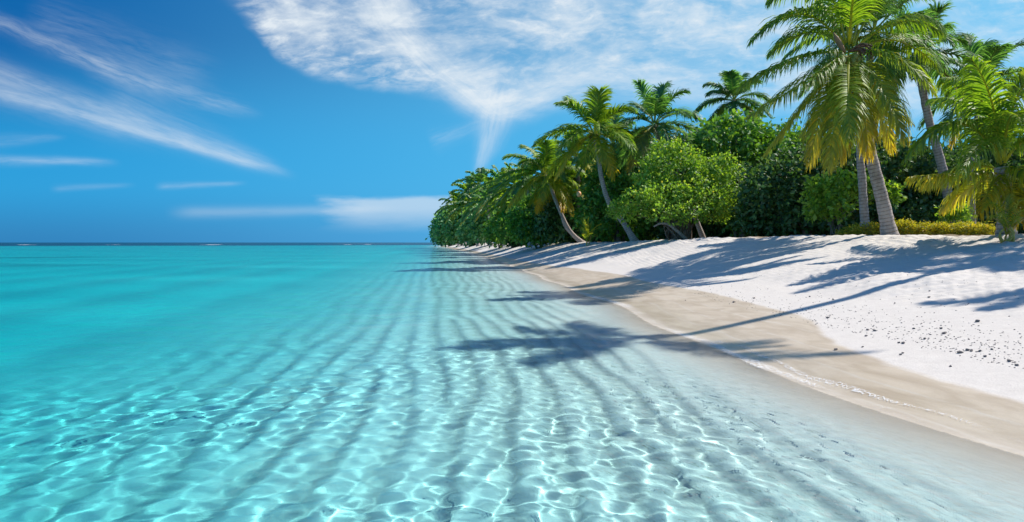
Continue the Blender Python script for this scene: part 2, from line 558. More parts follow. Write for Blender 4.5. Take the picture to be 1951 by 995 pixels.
def build_ground():
    xs = axis(-6000, -5.0, 11.5, 6000, 0.036, 1.045)
    ys = axis(-80, 2.6, 13.0, 9000, 0.036, 1.022)
    X, Y = np.meshgrid(xs, ys)
    Z = ground_z(X, Y)
    v = np.stack([X, Y, Z], -1).reshape(-1, 3)
    me = mesh_np('ground', v, grid_faces(len(xs), len(ys)), True)
    # inland distance from the water line, 1 = at the vegetation line
    sx = shore_x(Y)
    sl_ = shore_x(Y + .5) - shore_x(Y - .5)
    s = (X - sx) / np.sqrt(1 + np.minimum(sl_ ** 2, 9.0))
    vattr(me, 'inland', (s / width_at(Y)).ravel())
    vattr(me, 'offset', s.ravel())
    vattr(me, 'bar', bar_shape(X, Y).ravel())
    vattr(me, 'tide', np.interp(Y, [4, 5.5, 7, 8.3, 9.1, 10, 11, 13, 17.5, 21.7, 25, 31, 37, 50, 100], [.105, .110, .120, .147, .175, .228, .258, .272, .282, .298, .32, .27, .222, .166, .12]).ravel())
    m, nt, out = material('beach_sand')
    geo = nt.n('ShaderNodeNewGeometry')
    pos = E(nt, geo.outputs['Position'])
    px, py, pz = nt.sep(pos)
    inl, off = nt.attr('inland'), nt.attr('offset')
    fine = nt.noise(pos, 55.0, 6, 0.7)
    mid = nt.noise(pos, 6.0, 5, 0.6)
    big = nt.noise(pos, 0.7, 4, 0.55)
    dry = nt.mix(mid, (0.55, 0.50, 0.445), (0.67, 0.62, 0.56))
    dry = nt.mix(nt.ss(fine, 0.42, 0.72) * 0.35, dry, (0.40, 0.35, 0.32))
    # coarse coral rubble mixed in near the vegetation
    peb = nt.noise(nt.vec(px * 5.0, py * 2.4, pz), 1.0, 5, 0.85)
    rub = nt.ss(peb, 0.52, 0.66) * nt.ss(inl + (big - 0.5) * 0.4, 0.70, 0.95)
    dry = nt.mix(rub * 0.70, dry, (0.38, 0.29, 0.25))
    # wet sand below the last run-up line
    runup = nt.noise(nt.vec(px * 0.5, py * 0.33, 0.0), 1.0, 3, 0.5) - 0.5
    rfine = nt.noise(nt.vec(px * 3.0, py * 2.0, 1.0), 1.0, 4, 0.6) - 0.5
    line = pz + runup * 0.05 + rfine * 0.022 - nt.attr('tide')
    wet = 1.0 - nt.ss(line, -0.008, 0.008)
    lines = nt.noise(nt.vec(px * 1.2 + py * 0.25, py * 0.4, 0.0) , 3.0, 5, 0.6, 0.6)
    wetc = nt.mix(nt.ss(lines, .3, .7), (0.40, 0.315, 0.225), (0.53, 0.44, 0.335))
    swash = nt.m('FRACT', (pz + runup * 0.06 + rfine * 0.012) * 17.0)
    wetc = nt.mix(nt.ss(swash, 0.86, 0.97) * (1.0 - nt.ss(swash, 0.97, 1.0)) * nt.ss(lines, 0.35, 0.6) * 0.5, wetc, (0.55, 0.50, 0.43))
    wetc = nt.mix(nt.ss(fine, 0.4, 0.8) * 0.3, wetc, (0.30, 0.25, 0.20))
    col = nt.mix(wet, dry, wetc)
    # sea floor: pale coral sand, some weed beds far out
    under = 1.0 - nt.ss(pz, -0.10, 0.02)
    bed = nt.mix(mid, (0.82, 0.815, 0.785), (0.93, 0.925, 0.895))
    # ridge shading put into the colour: troughs between the bars darkened
    bz = nt.ss(off * -1.0, 0.8, 2.2) * (1.0 - nt.ss(off * -1.0, 6.0, 10.0))
    bed = nt.mix((1.0 - nt.ss(nt.attr('bar') + (mid - 0.5) * 0.35, 0.05, 0.65)) * bz * 0.55, bed, (0.56, 0.56, 0.53))
    weed = nt.noise(nt.vec(px * 0.035, py * 0.055, 0.0), 1.0, 5, 0.6)
    wd = nt.ss(weed, 0.54, 0.68) * nt.ss(off * -1.0, 9.0, 24.0)
    bed = nt.mix(wd * 0.55, bed, (0.16, 0.24, 0.18))
    reef = nt.ss(off * -1.0, 230.0, 300.0)
    bed = nt.mix(reef, bed, (0.10, 0.16, 0.2))
    col = nt.mix(under, col, bed)
    # forest floor
    lit = nt.ss(inl + (mid - 0.5) * 0.25, 1.03, 1.20)
    col = nt.mix(lit, col, nt.mix(fine, (0.10, 0.075, 0.045), (0.26, 0.20, 0.13)))
    b = nt.n('ShaderNodeBsdfPrincipled')
    nt.put(b.inputs['Base Color'], col)
    nt.put(b.inputs['Roughness'], 0.92 - wet * (1.0 - under) * (0.38 + nt.ss(pz, 0.16, 0.0) * 0.25))
    nt.put(b.inputs['Specular IOR Level'], 0.12 + wet * 0.3)
    hb = fine * 0.35 + mid * 0.5 + rub * 0.5
    nt.put(b.inputs['Normal'], nt.bump(hb, (1.0 - wet * 0.8) * 0.55 + 0.05, 0.03))
    nt.t.links.new(b.outputs[0], out.inputs[0])
    o = link('ground', me, m)
    o['kind'] = 'structure'
    o.cycles.is_caustics_receiver = True
    return o


_wr = np.random.default_rng(11)


def _spectrum():
    comps = []
    for lam, n, slope in ((1.5, 8, 0.026), (0.8, 10, 0.032), (0.45, 14, 0.050), (0.27, 18, 0.085), (0.17, 18, 0.105), (0.11, 14, 0.060)):
        for _ in range(n):
            L = lam * _wr.uniform(0.75, 1.3)
            # wind blows on shore, wide spread
            a = rad(35) + _wr.normal(0, 1.15)
            amp = slope * L / (2 * PI) / math.sqrt(n) * 0.90
            comps.append((L, a, amp, _wr.uniform(0, 2 * PI)))
    return comps


SPEC = _spectrum()


def build_water():
    # a fan of cells, fine where the ripples are close by
    rs = [0.3]
    while rs[-1] < 9000:
        r = rs[-1]
        rs.append(r * (1.012 if r < 2.6 else 1.0032 if r < 11 else 1.0065 if r < 60 else 1.02))
    rs = np.array(rs)
    th = [0.0]
    while th[-1] < PI:
        a = th[-1]
        th.append(a + (0.0031 if a < 0.78 else 0.0031 + (a - 0.78) * 0.05))
    th = np.array(th)
    th = np.concatenate([-th[:0:-1], th])
    T_, R_ = np.meshgrid(th, rs)
    X, Y = R_ * np.sin(T_), R_ * np.cos(T_)
    sp = np.maximum(R_ * np.gradient(th)[None, :], np.gradient(rs)[:, None])
    Z = np.zeros_like(X)
    gdep = np.maximum(-ground_z(X, Y, 0.0), 0)
    for L, a, amp, p in SPEC:
        k = 2 * PI / L
        wgt = smooth(L / sp, 4.0, 9.0) * np.clip(0.76 * math.sqrt(L) / np.maximum(gdep, 0.05), 0.12, 1)
        ph = k * (X * math.cos(a) + Y * math.sin(a)) + p
        if L < 0.33:
            wgt = wgt * (1 + 0.55 * (1 - smooth(gdep, 0.15, 0.42)))
        # crests a little sharper than troughs
        Z += wgt * amp * (np.sin(ph) + 0.15 * np.cos(2 * ph))
    g = ground_z(X, Y)
    # small wind ripples running in with their crests along the shore, where it is shallow
    near = 1 - smooth(gdep, 0.16, 0.40)
    for L in (0.075, 0.085, 0.095, 0.11, 0.12, 0.135, 0.15, 0.17, 0.19, 0.21, 0.24, 0.28):
        a = rad(8) + _wr.normal(0, 0.38)
        k = 2 * PI / L
        Z += near * smooth(L / sp, 4.0, 9.0) * 0.024 / k * np.sin(k * (X * math.cos(a) + Y * math.sin(a) + 0.03 * wav(X, Y, 4, 0.9)) + _wr.uniform(0, 6))
    shallow = smooth(-g, 0.01, 0.17)
    Z *= (0.03 + 0.97 * shallow) * (0.75 + 0.35 * np.clip(wav(X, Y, 17, 3.2), -1.4, 1.4))
    keep = (g < -0.013).ravel()
    v = np.stack([X, Y, Z], -1).reshape(-1, 3)
    f = grid_faces(len(th), len(rs))
    f = f[keep[f].all(1)]
    used = np.unique(f)
    remap = np.full(len(v), -1, np.int64)
    remap[used] = np.arange(len(used))
    me = mesh_np('sea', v[used], remap[f], True)
    dep = np.maximum(-ground_z(X, Y, 0.4), 0).reshape(-1)[used]
    vattr(me, 'depth', dep)
    m, nt, out = material('sea_water')
    geo = nt.n('ShaderNodeNewGeometry')
    pos = E(nt, geo.outputs['Position'])
    px, py, pz = nt.sep(pos)
    # ripples too fine for the sheet, further out
    dist = (px * px + py * py).pow(0.5)
    far = nt.ss(dist, 5.0, 15.0)
    n1 = nt.noise(nt.vec(px * 2.6, py * 2.0, 0.0), 1.0, 6, 0.68, 0.4)
    n2 = nt.noise(nt.vec(px * 9.0, py * 9.0, 2.0), 1.0, 3, 0.6, 0.3)
    n3 = nt.noise(nt.vec(px * 20.0 + py * 5.0, py * 6.0 - px * 1.5, 4.0), 1.0, 4, 0.6, 0.5)
    thin = 1.0 - nt.ss(nt.attr('depth'), 0.15, 0.5)
    bmp = nt.bump(n1 * far * 1.5 + n2 * 0.22 + n3 * thin * 1.3, 0.5, 0.10)
    rf = nt.n('ShaderNodeBsdfRefraction')
    rf.inputs['Roughness'].default_value = 0.0
    rf.inputs['IOR'].default_value = 1.33
    # what the water column takes out of the light, each time it crosses the surface
    dp = (nt.attr('depth') + nt.ss(nt.attr('depth'), 0.02, 0.12) * 0.05) * 1.4
    cc = nt.n('ShaderNodeCombineColor')
    for i, k in enumerate((0.80, 0.084, 0.076)):
        nt.put(cc.inputs[i], (dp * -k).exp() * 0.99)
    nt.t.links.new(cc.outputs[0], rf.inputs['Color'])
    nt.put(rf.inputs['Normal'], nt.bump(n1 * far + n2 * 0.04, 0.4, 0.10))
    gl = nt.n('ShaderNodeBsdfGlossy')
    gl.inputs['Roughness'].default_value = 0.03
    nt.put(gl.inputs['Normal'], bmp)
    fr = nt.n('ShaderNodeFresnel')
    fr.inputs['IOR'].default_value = 1.33
    nt.put(fr.inputs['Normal'], bmp)
    fac = E(nt, fr.outputs[0]) * 0.66
    mx = nt.n('ShaderNodeMixShader')
    nt.put(mx.inputs[0], fac)
    nt.t.links.new(rf.outputs[0], mx.inputs[1])
    nt.t.links.new(gl.outputs[0], mx.inputs[2])
    nt.t.links.new(mx.outputs[0], out.inputs['Surface'])
    o = link('sea', me, m)
    o['kind'] = 'structure'
    o.cycles.is_caustics_caster = True
    return o


build_ground()
build_water()
# ------------------------------------------------------------------ plant builders
def nrm(v):
    return v / np.maximum(np.linalg.norm(v, axis=-1, keepdims=True), 1e-9)


def tube(pts, radii, sides=9):
    """vertices, faces and running length of a tube along pts"""
    pts = np.asarray(pts, float)
    n = len(pts)
    T = nrm(np.gradient(pts, axis=0))
    ref = np.array([0.0, 1.0, 0.0]) if abs(T[0][1]) < 0.8 else np.array([1.0, 0, 0])
    A = nrm(np.cross(T, ref))
    B = np.cross(T, A)
    th = np.linspace(0, 2 * PI, sides, endpoint=False)
    r = np.asarray(radii, float)[:, None, None]
    V = pts[:, None, :] + r * (A[:, None, :] * np.cos(th)[None, :, None] + B[:, None, :] * np.sin(th)[None, :, None])
    V = V.reshape(-1, 3)
    F_ = []
    for i in range(n - 1):
        for k in range(sides):
            k2 = (k + 1) % sides
            F_.append((i * sides + k, i * sides + k2, (i + 1) * sides + k2, (i + 1) * sides + k))
    F_ = np.array(F_)
    L = np.concatenate([[0], np.cumsum(np.linalg.norm(np.diff(pts, axis=0), axis=1))])
    cap0, cap1 = len(V), len(V) + 1
    V = np.vstack([V, pts[0], pts[-1]])
    tri = [(cap0, (k + 1) % sides, k) for k in range(sides)] + [(cap1, (n - 1) * sides + k, (n - 1) * sides + (k + 1) % sides) for k in range(sides)]
    al = np.concatenate([np.repeat(L, sides), [0, L[-1]]])
    return V, F_, np.array(tri), al


def spline(ctrl, n):
    """Catmull-Rom through ctrl points"""
    c = np.asarray(ctrl, float)
    c = np.vstack([2 * c[0] - c[1], c, 2 * c[-1] - c[-2]])
    out = []
    m = len(c) - 3
    for t in np.linspace(0, m - 1e-6, n):
        i = int(t)
        u = t - i
        p0, p1, p2, p3 = c[i], c[i + 1], c[i + 2], c[i + 3]
        out.append(0.5 * ((2 * p1) + (-p0 + p2) * u + (2 * p0 - 5 * p1 + 4 * p2 - p3) * u * u + (-p0 + 3 * p1 - 3 * p2 + p3) * u ** 3))
    return np.array(out)


def trunk_mesh(name, ctrl, r0, r1, seed=0, n=44, sides=12):
    rng = np.random.default_rng(seed)
    p = spline(ctrl, n)
    t = np.linspace(0, 1, n)
    r = r0 + (r1 - r0) * t ** 0.8 + r0 * 0.65 * np.exp(-t * 17)
    r = r * (1 + 0.04 * np.sin(t * 85) + rng.normal(0, 0.018, n))
    V, F_, tri, al = tube(p, r, sides)
    me = mesh_np(name, V, [F_, tri], True)
    vattr(me, 'along', al)
    return me


def multi_tube(name, paths, sides=6):
    Vs, Fs, Ts, As, off = [], [], [], [], 0
    for pts, r in paths:
        V, F_, tri, al = tube(pts, r, sides)
        Vs.append(V); Fs.append(F_ + off); Ts.append(tri + off); As.append(al)
        off += len(V)
    me = mesh_np(name, np.vstack(Vs), [np.vstack(Fs), np.vstack(Ts)], True)
    vattr(me, 'along', np.concatenate(As))
    return me


def frond_geo(p0, p1, p2, leaf_len, n_pairs, droop, age, rng, width=0.035, segs=4, rach=0.022, lift=0.35, bend=0.0):
    """One feather frond from p0 to p2 over p1. Returns V,F,tone,age arrays."""
    p0, p1, p2 = (np.asarray(p, float) for p in (p0, p1, p2))
    ts = np.linspace(0, 1, 26)[:, None]
    P = (1 - ts) ** 2 * p0 + 2 * ts * (1 - ts) * p1 + ts ** 2 * p2
    P[:, 2] -= 0.0
    V, F_, tri, al = tube(P, rach * (1 - 0.85 * ts[:, 0]) + 0.003, 5)
    quads = [F_]
    verts = [V]
    tone = [np.full(len(V), 0.85)]
    ages = [np.full(len(V), 0.22 + age * 0.4)]
    off = len(V)
    # leaflets
    t = np.repeat(np.linspace(0.14, 0.995, n_pairs), 2)
    side = np.tile([1.0, -1.0], n_pairs)
    t = np.clip(t + rng.normal(0, 0.006, len(t)), 0.1, 1)
    tt = t[:, None]
    C = (1 - tt) ** 2 * p0 + 2 * tt * (1 - tt) * p1 + tt ** 2 * p2
    T = nrm(2 * (1 - tt) * (p1 - p0) + 2 * tt * (p2 - p1))
    up = np.array([0, 0, 1.0])
    flat = np.array([p2[0] - p0[0], p2[1] - p0[1], 0.0])
    if np.linalg.norm(flat) < 1e-3:
        flat = np.array([1.0, 0.2, 0])
    Sd = nrm(np.cross(flat, up))[None, :].repeat(len(t), 0)
    N = nrm(np.cross(Sd, T))
    prof = np.clip(np.sin(PI * (0.10 + 0.86 * t)), 0.05, 1) ** 0.6
    L = leaf_len * prof * rng.uniform(0.82, 1.1, len(t))
    fwd = np.radians(28 + 42 * t ** 1.5) + rng.normal(0, 0.09, len(t))
    lf = lift * (1 - 0.5 * t) + rng.normal(0, 0.10, len(t))
    D = nrm(Sd * (side * np.cos(fwd))[:, None] + T * np.sin(fwd)[:, None] + N * lf[:, None])
    dr = droop * rng.uniform(0.7, 1.3, len(t))
    q = C.copy()
    d = D.copy()
    rows = []
    wprof = [0.55, 1.0, 0.85, 0.55, 0.06] if segs == 4 else [0.6, 1.0, 0.7, 0.06]
    for k in range(segs + 1):
        W = nrm(T - d * (T * d).sum(1, keepdims=True))
        w = (width * (0.6 + 0.5 * prof) * wprof[k])[:, None]
        rows.append(np.stack([q - W * w, q + W * w], 1))
        q = q + d * (L / segs)[:, None]
        d = d + np.array([0, 0, -1.0]) * (dr * (0.55 + 0.45 * k))[:, None]
        d = nrm(d)
    R = np.stack(rows, 1)                                   # m, segs+1, 2, 3
    m = len(t)
    verts.append(R.reshape(-1, 3))
    base = off + np.arange(m)[:, None] * (segs + 1) * 2
    k = np.arange(segs)[None, :] * 2
    f = np.stack([base + k, base + k + 1, base + k + 3, base + k + 2], -1).reshape(-1, 4)
    quads.append(f)
    tn = np.clip(rng.normal(0.45, 0.2, m), 0, 1)
    tone.append(np.repeat(tn, (segs + 1) * 2))
    along = np.tile(np.repeat(np.linspace(0, 1, segs + 1), 2), m)
    a = age * (0.12 + 1.15 * np.repeat(t, (segs + 1) * 2) ** 2) + np.repeat(rng.normal(0, 0.10, m), (segs + 1) * 2) * age + age * along * 0.35
    if age > 0.02:
        a = np.where(np.repeat(rng.random(m) < 0.10 * min(1, age * 3), (segs + 1) * 2), a + 0.4, a)
    ages.append(np.clip(a, 0, 1))
    return np.vstack(verts), np.vstack(quads), tri, np.concatenate(tone), np.concatenate(ages)


def frond_mesh(name, *a, **k):
    V, Q, tri, tone, age = frond_geo(*a, **k)
    me = mesh_np(name, V, [Q, tri], False)
    vattr(me, 'tone', tone)
    vattr(me, 'age', age)
    return me


def merged_fronds(name, specs):
    Vs, Qs, Ts, to, ag, off = [], [], [], [], [], 0
    for a, k in specs:
        V, Q, tri, tone, age = frond_geo(*a, **k)
        Vs.append(V); Qs.append(Q + off); Ts.append(tri + off); to.append(tone); ag.append(age)
        off += len(V)
    me = mesh_np(name, np.vstack(Vs), [np.vstack(Qs), np.vstack(Ts)], False)
    vattr(me, 'tone', np.concatenate(to))
    vattr(me, 'age', np.concatenate(ag))
    return me


def auto_fronds(c, R, n, rng, wind=(-0.25, 0.0), old=0.25, az0=0.0, up=1.0):
    """a whorl of fronds: (p0,p1,p2,age) around crown centre c with frond length R"""
    out = []
    for i in range(n):
        f = (i + 0.5) / n
        az = az0 + i * 2.39996 + rng.normal(0, 0.15)
        el = rad(82 - 112 * f ** 0.85) + rng.normal(0, 0.07)      # upright young ones to hanging old ones
        el = el * up
        Lf = R * (0.72 + 0.34 * math.sin(PI * min(1, 0.25 + f * 0.7))) * rng.uniform(0.9, 1.08)
        h = np.array([math.cos(az), math.sin(az), 0.0])
        d0 = h * math.cos(el) + np.array([0, 0, math.sin(el)])
        p0 = np.asarray(c) + d0 * R * 0.04
        p1 = p0 + d0 * Lf * 0.55
        sag = Lf * (0.20 + 0.34 * math.cos(el) ** 1.0)
        p2 = p0 + d0 * Lf * 0.98 + np.array([wind[0] * Lf * 0.5, wind[1] * Lf * 0.5, -sag])
        age = max(0.0, (f - (1 - old)) / max(old, 1e-3)) * 0.75 if old > 0 else 0
        out.append((p0, p1, p2, age))
    return out


def nut_mesh(name, centres, r):
    Vs, Fs, off = [], [], 0
    for c in centres:
        nu, nv = 8, 6
        vv = []
        for j in range(nv + 1):
            ph = PI * j / nv
            for i in range(nu):
                th = 2 * PI * i / nu
                vv.append((c[0] + r * math.sin(ph) * math.cos(th), c[1] + r * math.sin(ph) * math.sin(th), c[2] + 1.25 * r * math.cos(ph)))
        ff = [(off + j * nu + i, off + (j + 1) * nu + i, off + (j + 1) * nu + (i + 1) % nu, off + j * nu + (i + 1) % nu) for j in range(nv) for i in range(nu)]
        Vs += vv
        Fs += ff
        off += len(vv)
    return mesh_np(name, np.array(Vs), np.array(Fs), True)


def palm(name, label, base, ctrl, crown, R, fronds, r0, r1, seed, mat, parts=True, group=None, leaf=0.62, n_pairs=44, width=0.035, nuts=True, droop=0.35):
    """base: world point; ctrl: trunk points in the world; crown: world centre; fronds: list of (p0,p1,p2,age) in world"""
    rng = np.random.default_rng(seed)
    b = np.array(base, float)
    t = thing(name, tuple(b), label, 'palm tree', group)
    loc = [np.array(c, float) - b for c in ctrl]
    loc[0] = loc[0] + np.array([0, 0, -0.15])
    link('trunk', trunk_mesh('palm_trunk', loc, r0, r1, seed), M_TRUNK, t)
    specs = []
    for i, (p0, p1, p2, age) in enumerate(fronds):
        Lf = np.linalg.norm(np.asarray(p2) - p0)
        a = (np.asarray(p0) - b, np.asarray(p1) - b, np.asarray(p2) - b, leaf * R * (0.26 if leaf > 0 else 0.2), n_pairs, droop * rng.uniform(0.8, 1.3) + age * 0.25, age, rng)
        k = dict(width=width, rach=0.012 * R)
        specs.append((a, k))
    if parts:
        for a, k in specs:
            link('frond', frond_mesh('palm_frond', *a, **k), mat, t)
    else:
        link('crown', merged_fronds('palm_crown', specs), mat, t)
    if nuts:
        c = np.array(crown, float) - b
        cs = [c + np.array([math.cos(q) * 0.055 * R, math.sin(q) * 0.055 * R, -0.045 * R - 0.03 * R * (i % 3)]) for i, q in enumerate(np.linspace(0, 2 * PI, 9)[:-1])]
        link('coconut_cluster', nut_mesh('coconut_cluster', cs, 0.030 * R), M_HUSK, t)
    return t


def leaf_cloud(rng, blobs, n_clusters, per, size, up=0.35, spread=0.32, shell=0.55, flat=0.75, squash=None):
    """leaf rosettes through the outer part of a union of ellipsoids (cx,cy,cz,rx,ry,rz)"""
    B = np.array(blobs, float)
    vol = (B[:, 3] * B[:, 4] * B[:, 5]) ** (2 / 3)
    pick = rng.choice(len(B), n_clusters, p=vol / vol.sum())
    d = nrm(rng.normal(size=(n_clusters, 3)))
    rr = shell + (1 - shell) * rng.random(n_clusters) ** 0.6
    bump = 1 + 0.20 * np.sin(d[:, 0] * 7 + pick) * np.sin(d[:, 1] * 6 + pick * 2) + rng.normal(0, 0.09, n_clusters)
    C = B[pick, :3] + d * B[pick, 3:] * (rr * bump)[:, None]
    # drop most of those buried deep inside another blob
    deep = np.zeros(n_clusters)
    for b in B:
        q = (((C - b[:3]) / b[3:]) ** 2).sum(1)
        deep += q < 0.45
    keep = (deep == 0) | (rng.random(n_clusters) < 0.12)
    C, d = C[keep], d[keep]
    n = len(C)
    out = nrm(d + np.array([0, 0, up]))
    # rosette leaves
    ld = nrm(out[:, None, :] * flat + rng.normal(size=(n, per, 3)) * 0.75)
    org = C[:, None, :] + rng.normal(size=(n, per, 3)) * size * spread * 2.0
    ax = nrm(np.cross(ld, out[:, None, :] + rng.normal(size=(n, per, 3)) * 0.35))
    nn = np.cross(ax, ld)
    L = size * rng.uniform(0.6, 1.25, (n, per, 1))
    w = L * rng.uniform(0.22, 0.34, (n, per, 1))
    p0 = org
    pm = org + ld * L * 0.55 - nn * L * 0.04
    p3 = org + ld * L - np.array([0, 0, 1]) * L * 0.15
    pl = pm + ax * w + nn * L * 0.07
    pr = pm - ax * w + nn * L * 0.07
    V = np.stack([p0, pl, p3, pr], 2).reshape(-1, 3)
    F_ = np.arange(len(V)).reshape(-1, 4)
    ctone = rng.normal(0.45, 0.17, (n, 1))
    tone = np.clip(ctone + rng.normal(0, 0.16, (n, per)), 0, 1)
    return V, F_, np.repeat(tone.ravel(), 4), C, out


def bush(name, label, cat, base, blobs, n_clusters, size, mat, seed, stems=7, per=11, r=0.09, group=None, stem_spread=0.3, up=0.35, crown_name='crown', shell=0.55, stem_name='trunk', spots=0.0):
    """blobs relative to base. Stems run from the base into the blobs."""
    rng = np.random.default_rng(seed)
    t = thing(name, tuple(base), label, cat, group)
    V, F_, tone, C, out = leaf_cloud(rng, blobs, n_clusters, per, size, up=up, shell=shell)
    me = mesh_np(crown_name, V, F_, False)
    vattr(me, 'tone', tone)
    vattr(me, 'age', (rng.random(len(F_)) < spots).repeat(4) * 0.8)
    link(crown_name, me, mat, t)
    B = np.array(blobs, float)
    paths = []
    for i in range(stems):
        b = B[i % len(B)]
        a = rng.uniform(0, 2 * PI)
        s = np.array([math.cos(a), math.sin(a), 0]) * stem_spread * rng.random()
        e = b[:3] + rng.normal(0, 0.25, 3) * b[3:]
        mid = s * 0.5 + (s + e) * 0.25 + np.array([rng.normal(0, .12), rng.normal(0, .12), 0.1]) * np.linalg.norm(e) * 0.5
        p = spline([s + np.array([0, 0, -0.15]), s * 1.3 + np.array([0, 0, 0.25 * e[2]]) * 0.6 + e * 0.1, mid + np.array([0, 0, .22 * e[2]]), e], 12)
        rr = r * rng.uniform(0.7, 1.1) * (1 - 0.75 * np.linspace(0, 1, 12))
        paths.append((p, rr))
        for _ in range(2):
            k = rng.integers(5, 10)
            q = C[rng.integers(0, len(C))]
            if np.linalg.norm(q - p[k]) < 0.8 * max(b[3:]) + 0.6:
                pp = spline([p[k], (p[k] + q) / 2 + rng.normal(0, 0.08, 3), q], 8)
                paths.append((pp, rr[k] * 0.7 * (1 - 0.8 * np.linspace(0, 1, 8))))
    link(stem_name, multi_tube(stem_name, paths), M_BARK, t)
    return t


def onground(px, d, dz=0.0):
    x = (px - CX) / F * d
    return np.array([x, d, gz(x, d) + dz])


def pts(d, *pp):
    """pixel polyline at depth d (each entry (px,py) or (px,py,extra depth))"""
    return [np.array(at(p[0], p[1], d + (p[2] if len(p) > 2 else 0))) for p in pp]


# ------------------------------------------------------------------ the tall palm on the crest
def main_palm():
    d = 21.0
    base = onground(1697, d)
    ctrl = [base] + pts(d, (1683, 390), (1660, 300), (1638, 205), (1622, 118))
    c = ctrl[-1]
    fl = []
    def fr(age, *q):
        a, b, e = pts(d, *q)
        # the Bezier handle overshoots so that the frond itself passes near the middle point
        b = 2 * b - 0.5 * (a + e)
        fl.append((a, b, e, age))
    o = (1618, 98)
    fr(.00, (1606, 92), (1530, 28, -.4), (1434, 78, -.8))
    fr(.00, (1606, 95), (1545, 62, .6), (1470, 100, 1.2))
    fr(.06, (1604, 100), (1520, 112, -.7), (1408, 168, -1.3))
    fr(.10, (1606, 104), (1548, 145, -1.2), (1428, 222, -2.2))
    fr(.28, (1608, 106), (1555, 175, .3), (1462, 288, .5))
    fr(.45, (1611, 108), (1573, 190, -.7), (1543, 312, -.9))
    fr(.35, (1614, 108), (1598, 200, -1.3), (1577, 318, -1.8))
    fr(.12, (1618, 108), (1616, 170, -2.3), (1620, 265, -3.4))
    fr(.55, (1622, 108), (1642, 190, -1.0), (1655, 296, -1.4))
    fr(.42, (1625, 107), (1668, 180, .6), (1700, 282, .8))
    fr(.30, (1627, 106), (1680, 165, -1.4), (1722, 262, -2.2))
    fr(.10, (1630, 102), (1706, 112, -1.0), (1775, 172, -1.8))
    fr(.04, (1632, 98), (1710, 78, .9), (1786, 128, 1.7))
    fr(.00, (1630, 92), (1715, 42, -.3), (1790, 60, -.5))
    fr(.00, (1626, 86), (1690, -8, .6), (1768, -20, 1.1))
    fr(.00, (1608, 86), (1540, -10, .9), (1468, 0, 1.5))
    fr(.00, (1612, 82), (1570, -40, -.6), (1522, -92, -1.1))
    fr(.00, (1616, 80), (1602, -60, .5), (1580, -140, .9))
    fr(.00, (1620, 80), (1640, -62, -.2), (1668, -140, -.4))
    fr(.00, (1624, 82), (1670, -40, .8), (1720, -96, 1.4))
    fr(.00, (1618, 84), (1626, -10, -1.6), (1640, -60, -2.8))
    fr(.20, (1617, 106), (1590, 165, 1.6), (1530, 255, 2.6))
    fr(.25, (1622, 106), (1660, 160, 1.9), (1735, 235, 3.0))
    fr(.50, (1617, 110), (1610, 205, .4), (1600, 300, .6))
    t = palm('coconut_palm', 'tall leaning coconut palm on the sand crest with yellowing lower fronds', base, ctrl, c, 3.4, fl,
             0.212, 0.14, 3, M_PALM, leaf=1.18, n_pairs=84, width=0.024, droop=0.62)
    b = np.array(base)
    cc = np.array(at(1628, 97, d - 0.35)) - b
    # dead flower stalks and pale spathes in the crown
    paths = []
    rng = np.random.default_rng(8)
    for i in range(8):
        e = cc + np.array([rng.uniform(0.05, 0.75), rng.uniform(-.5, .1), rng.uniform(-.35, .15)])
        paths.append((spline([cc + np.array([-.12, .1, .0]), (cc + e) / 2 + np.array([0, 0, .12]), e], 7), 0.03 * np.ones(7)))
    link('flower_stalk', multi_tube('flower_stalk', paths, 5), M_HUSK, t)
    e = np.array(at(1588, 62, d - 0.5)) - b
    link('spathe', multi_tube('spathe', [(spline([np.array(at(1610, 100, d - .3)) - b, (e + np.array(at(1610, 100, d - .3)) - b) / 2 + np.array([-.05, 0, .05]), e], 9), np.array([.03, .05, .07, .08, .08, .07, .05, .03, .01]))], 7), M_SPATHE, t)
    nuts = [np.array(at(px, py, d - 0.35)) - b for px, py in ((1603, 108), (1608, 116), (1631, 108), (1637, 114), (1626, 117))]
    link('green_coconuts', nut_mesh('green_coconuts', nuts, 0.10), M_NUT, t)
    return t


main_palm()


def wild_palm(name, label, d, trunk_px, crown_px, R_px, n, seed, wind=(-.2, 0), old=.2, mat=None, parts=True, r0=.2, r1=.12, group=None, n_pairs=64, width=.028, leaf=1.25, droop=.35, base=None, az0=0.0, nuts=True, up=1.0):
    R = R_px / F * d
    rng = np.random.default_rng(seed)
    c = np.array(at(*crown_px, d))
    if base is None:
        base = onground(trunk_px[0][0], d)
    ctrl = [base] + pts(d, *trunk_px[1:]) + [c]
    fl = auto_fronds(c, R, n, rng, wind, old, az0, up)
    return palm(name, label, base, ctrl, c, R, fl, r0, r1, seed, mat or M_PALM, parts=parts, group=group, leaf=leaf, n_pairs=n_pairs, width=width, droop=droop, nuts=nuts)


# palms round and behind the tall one
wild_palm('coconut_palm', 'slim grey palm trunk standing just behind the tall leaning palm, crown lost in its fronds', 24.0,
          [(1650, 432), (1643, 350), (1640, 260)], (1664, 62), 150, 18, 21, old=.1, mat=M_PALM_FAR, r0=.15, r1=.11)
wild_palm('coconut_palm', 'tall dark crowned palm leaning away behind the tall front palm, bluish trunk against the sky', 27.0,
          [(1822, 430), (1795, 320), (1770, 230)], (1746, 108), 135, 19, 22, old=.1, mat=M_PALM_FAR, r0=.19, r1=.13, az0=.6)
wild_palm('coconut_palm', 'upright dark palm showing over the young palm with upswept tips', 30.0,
          [(1852, 425), (1850, 360), (1858, 260)], (1874, 160), 122, 17, 23, wind=(.1, 0), old=.1, mat=M_PALM_FAR, r0=.17, r1=.12, az0=1.1)


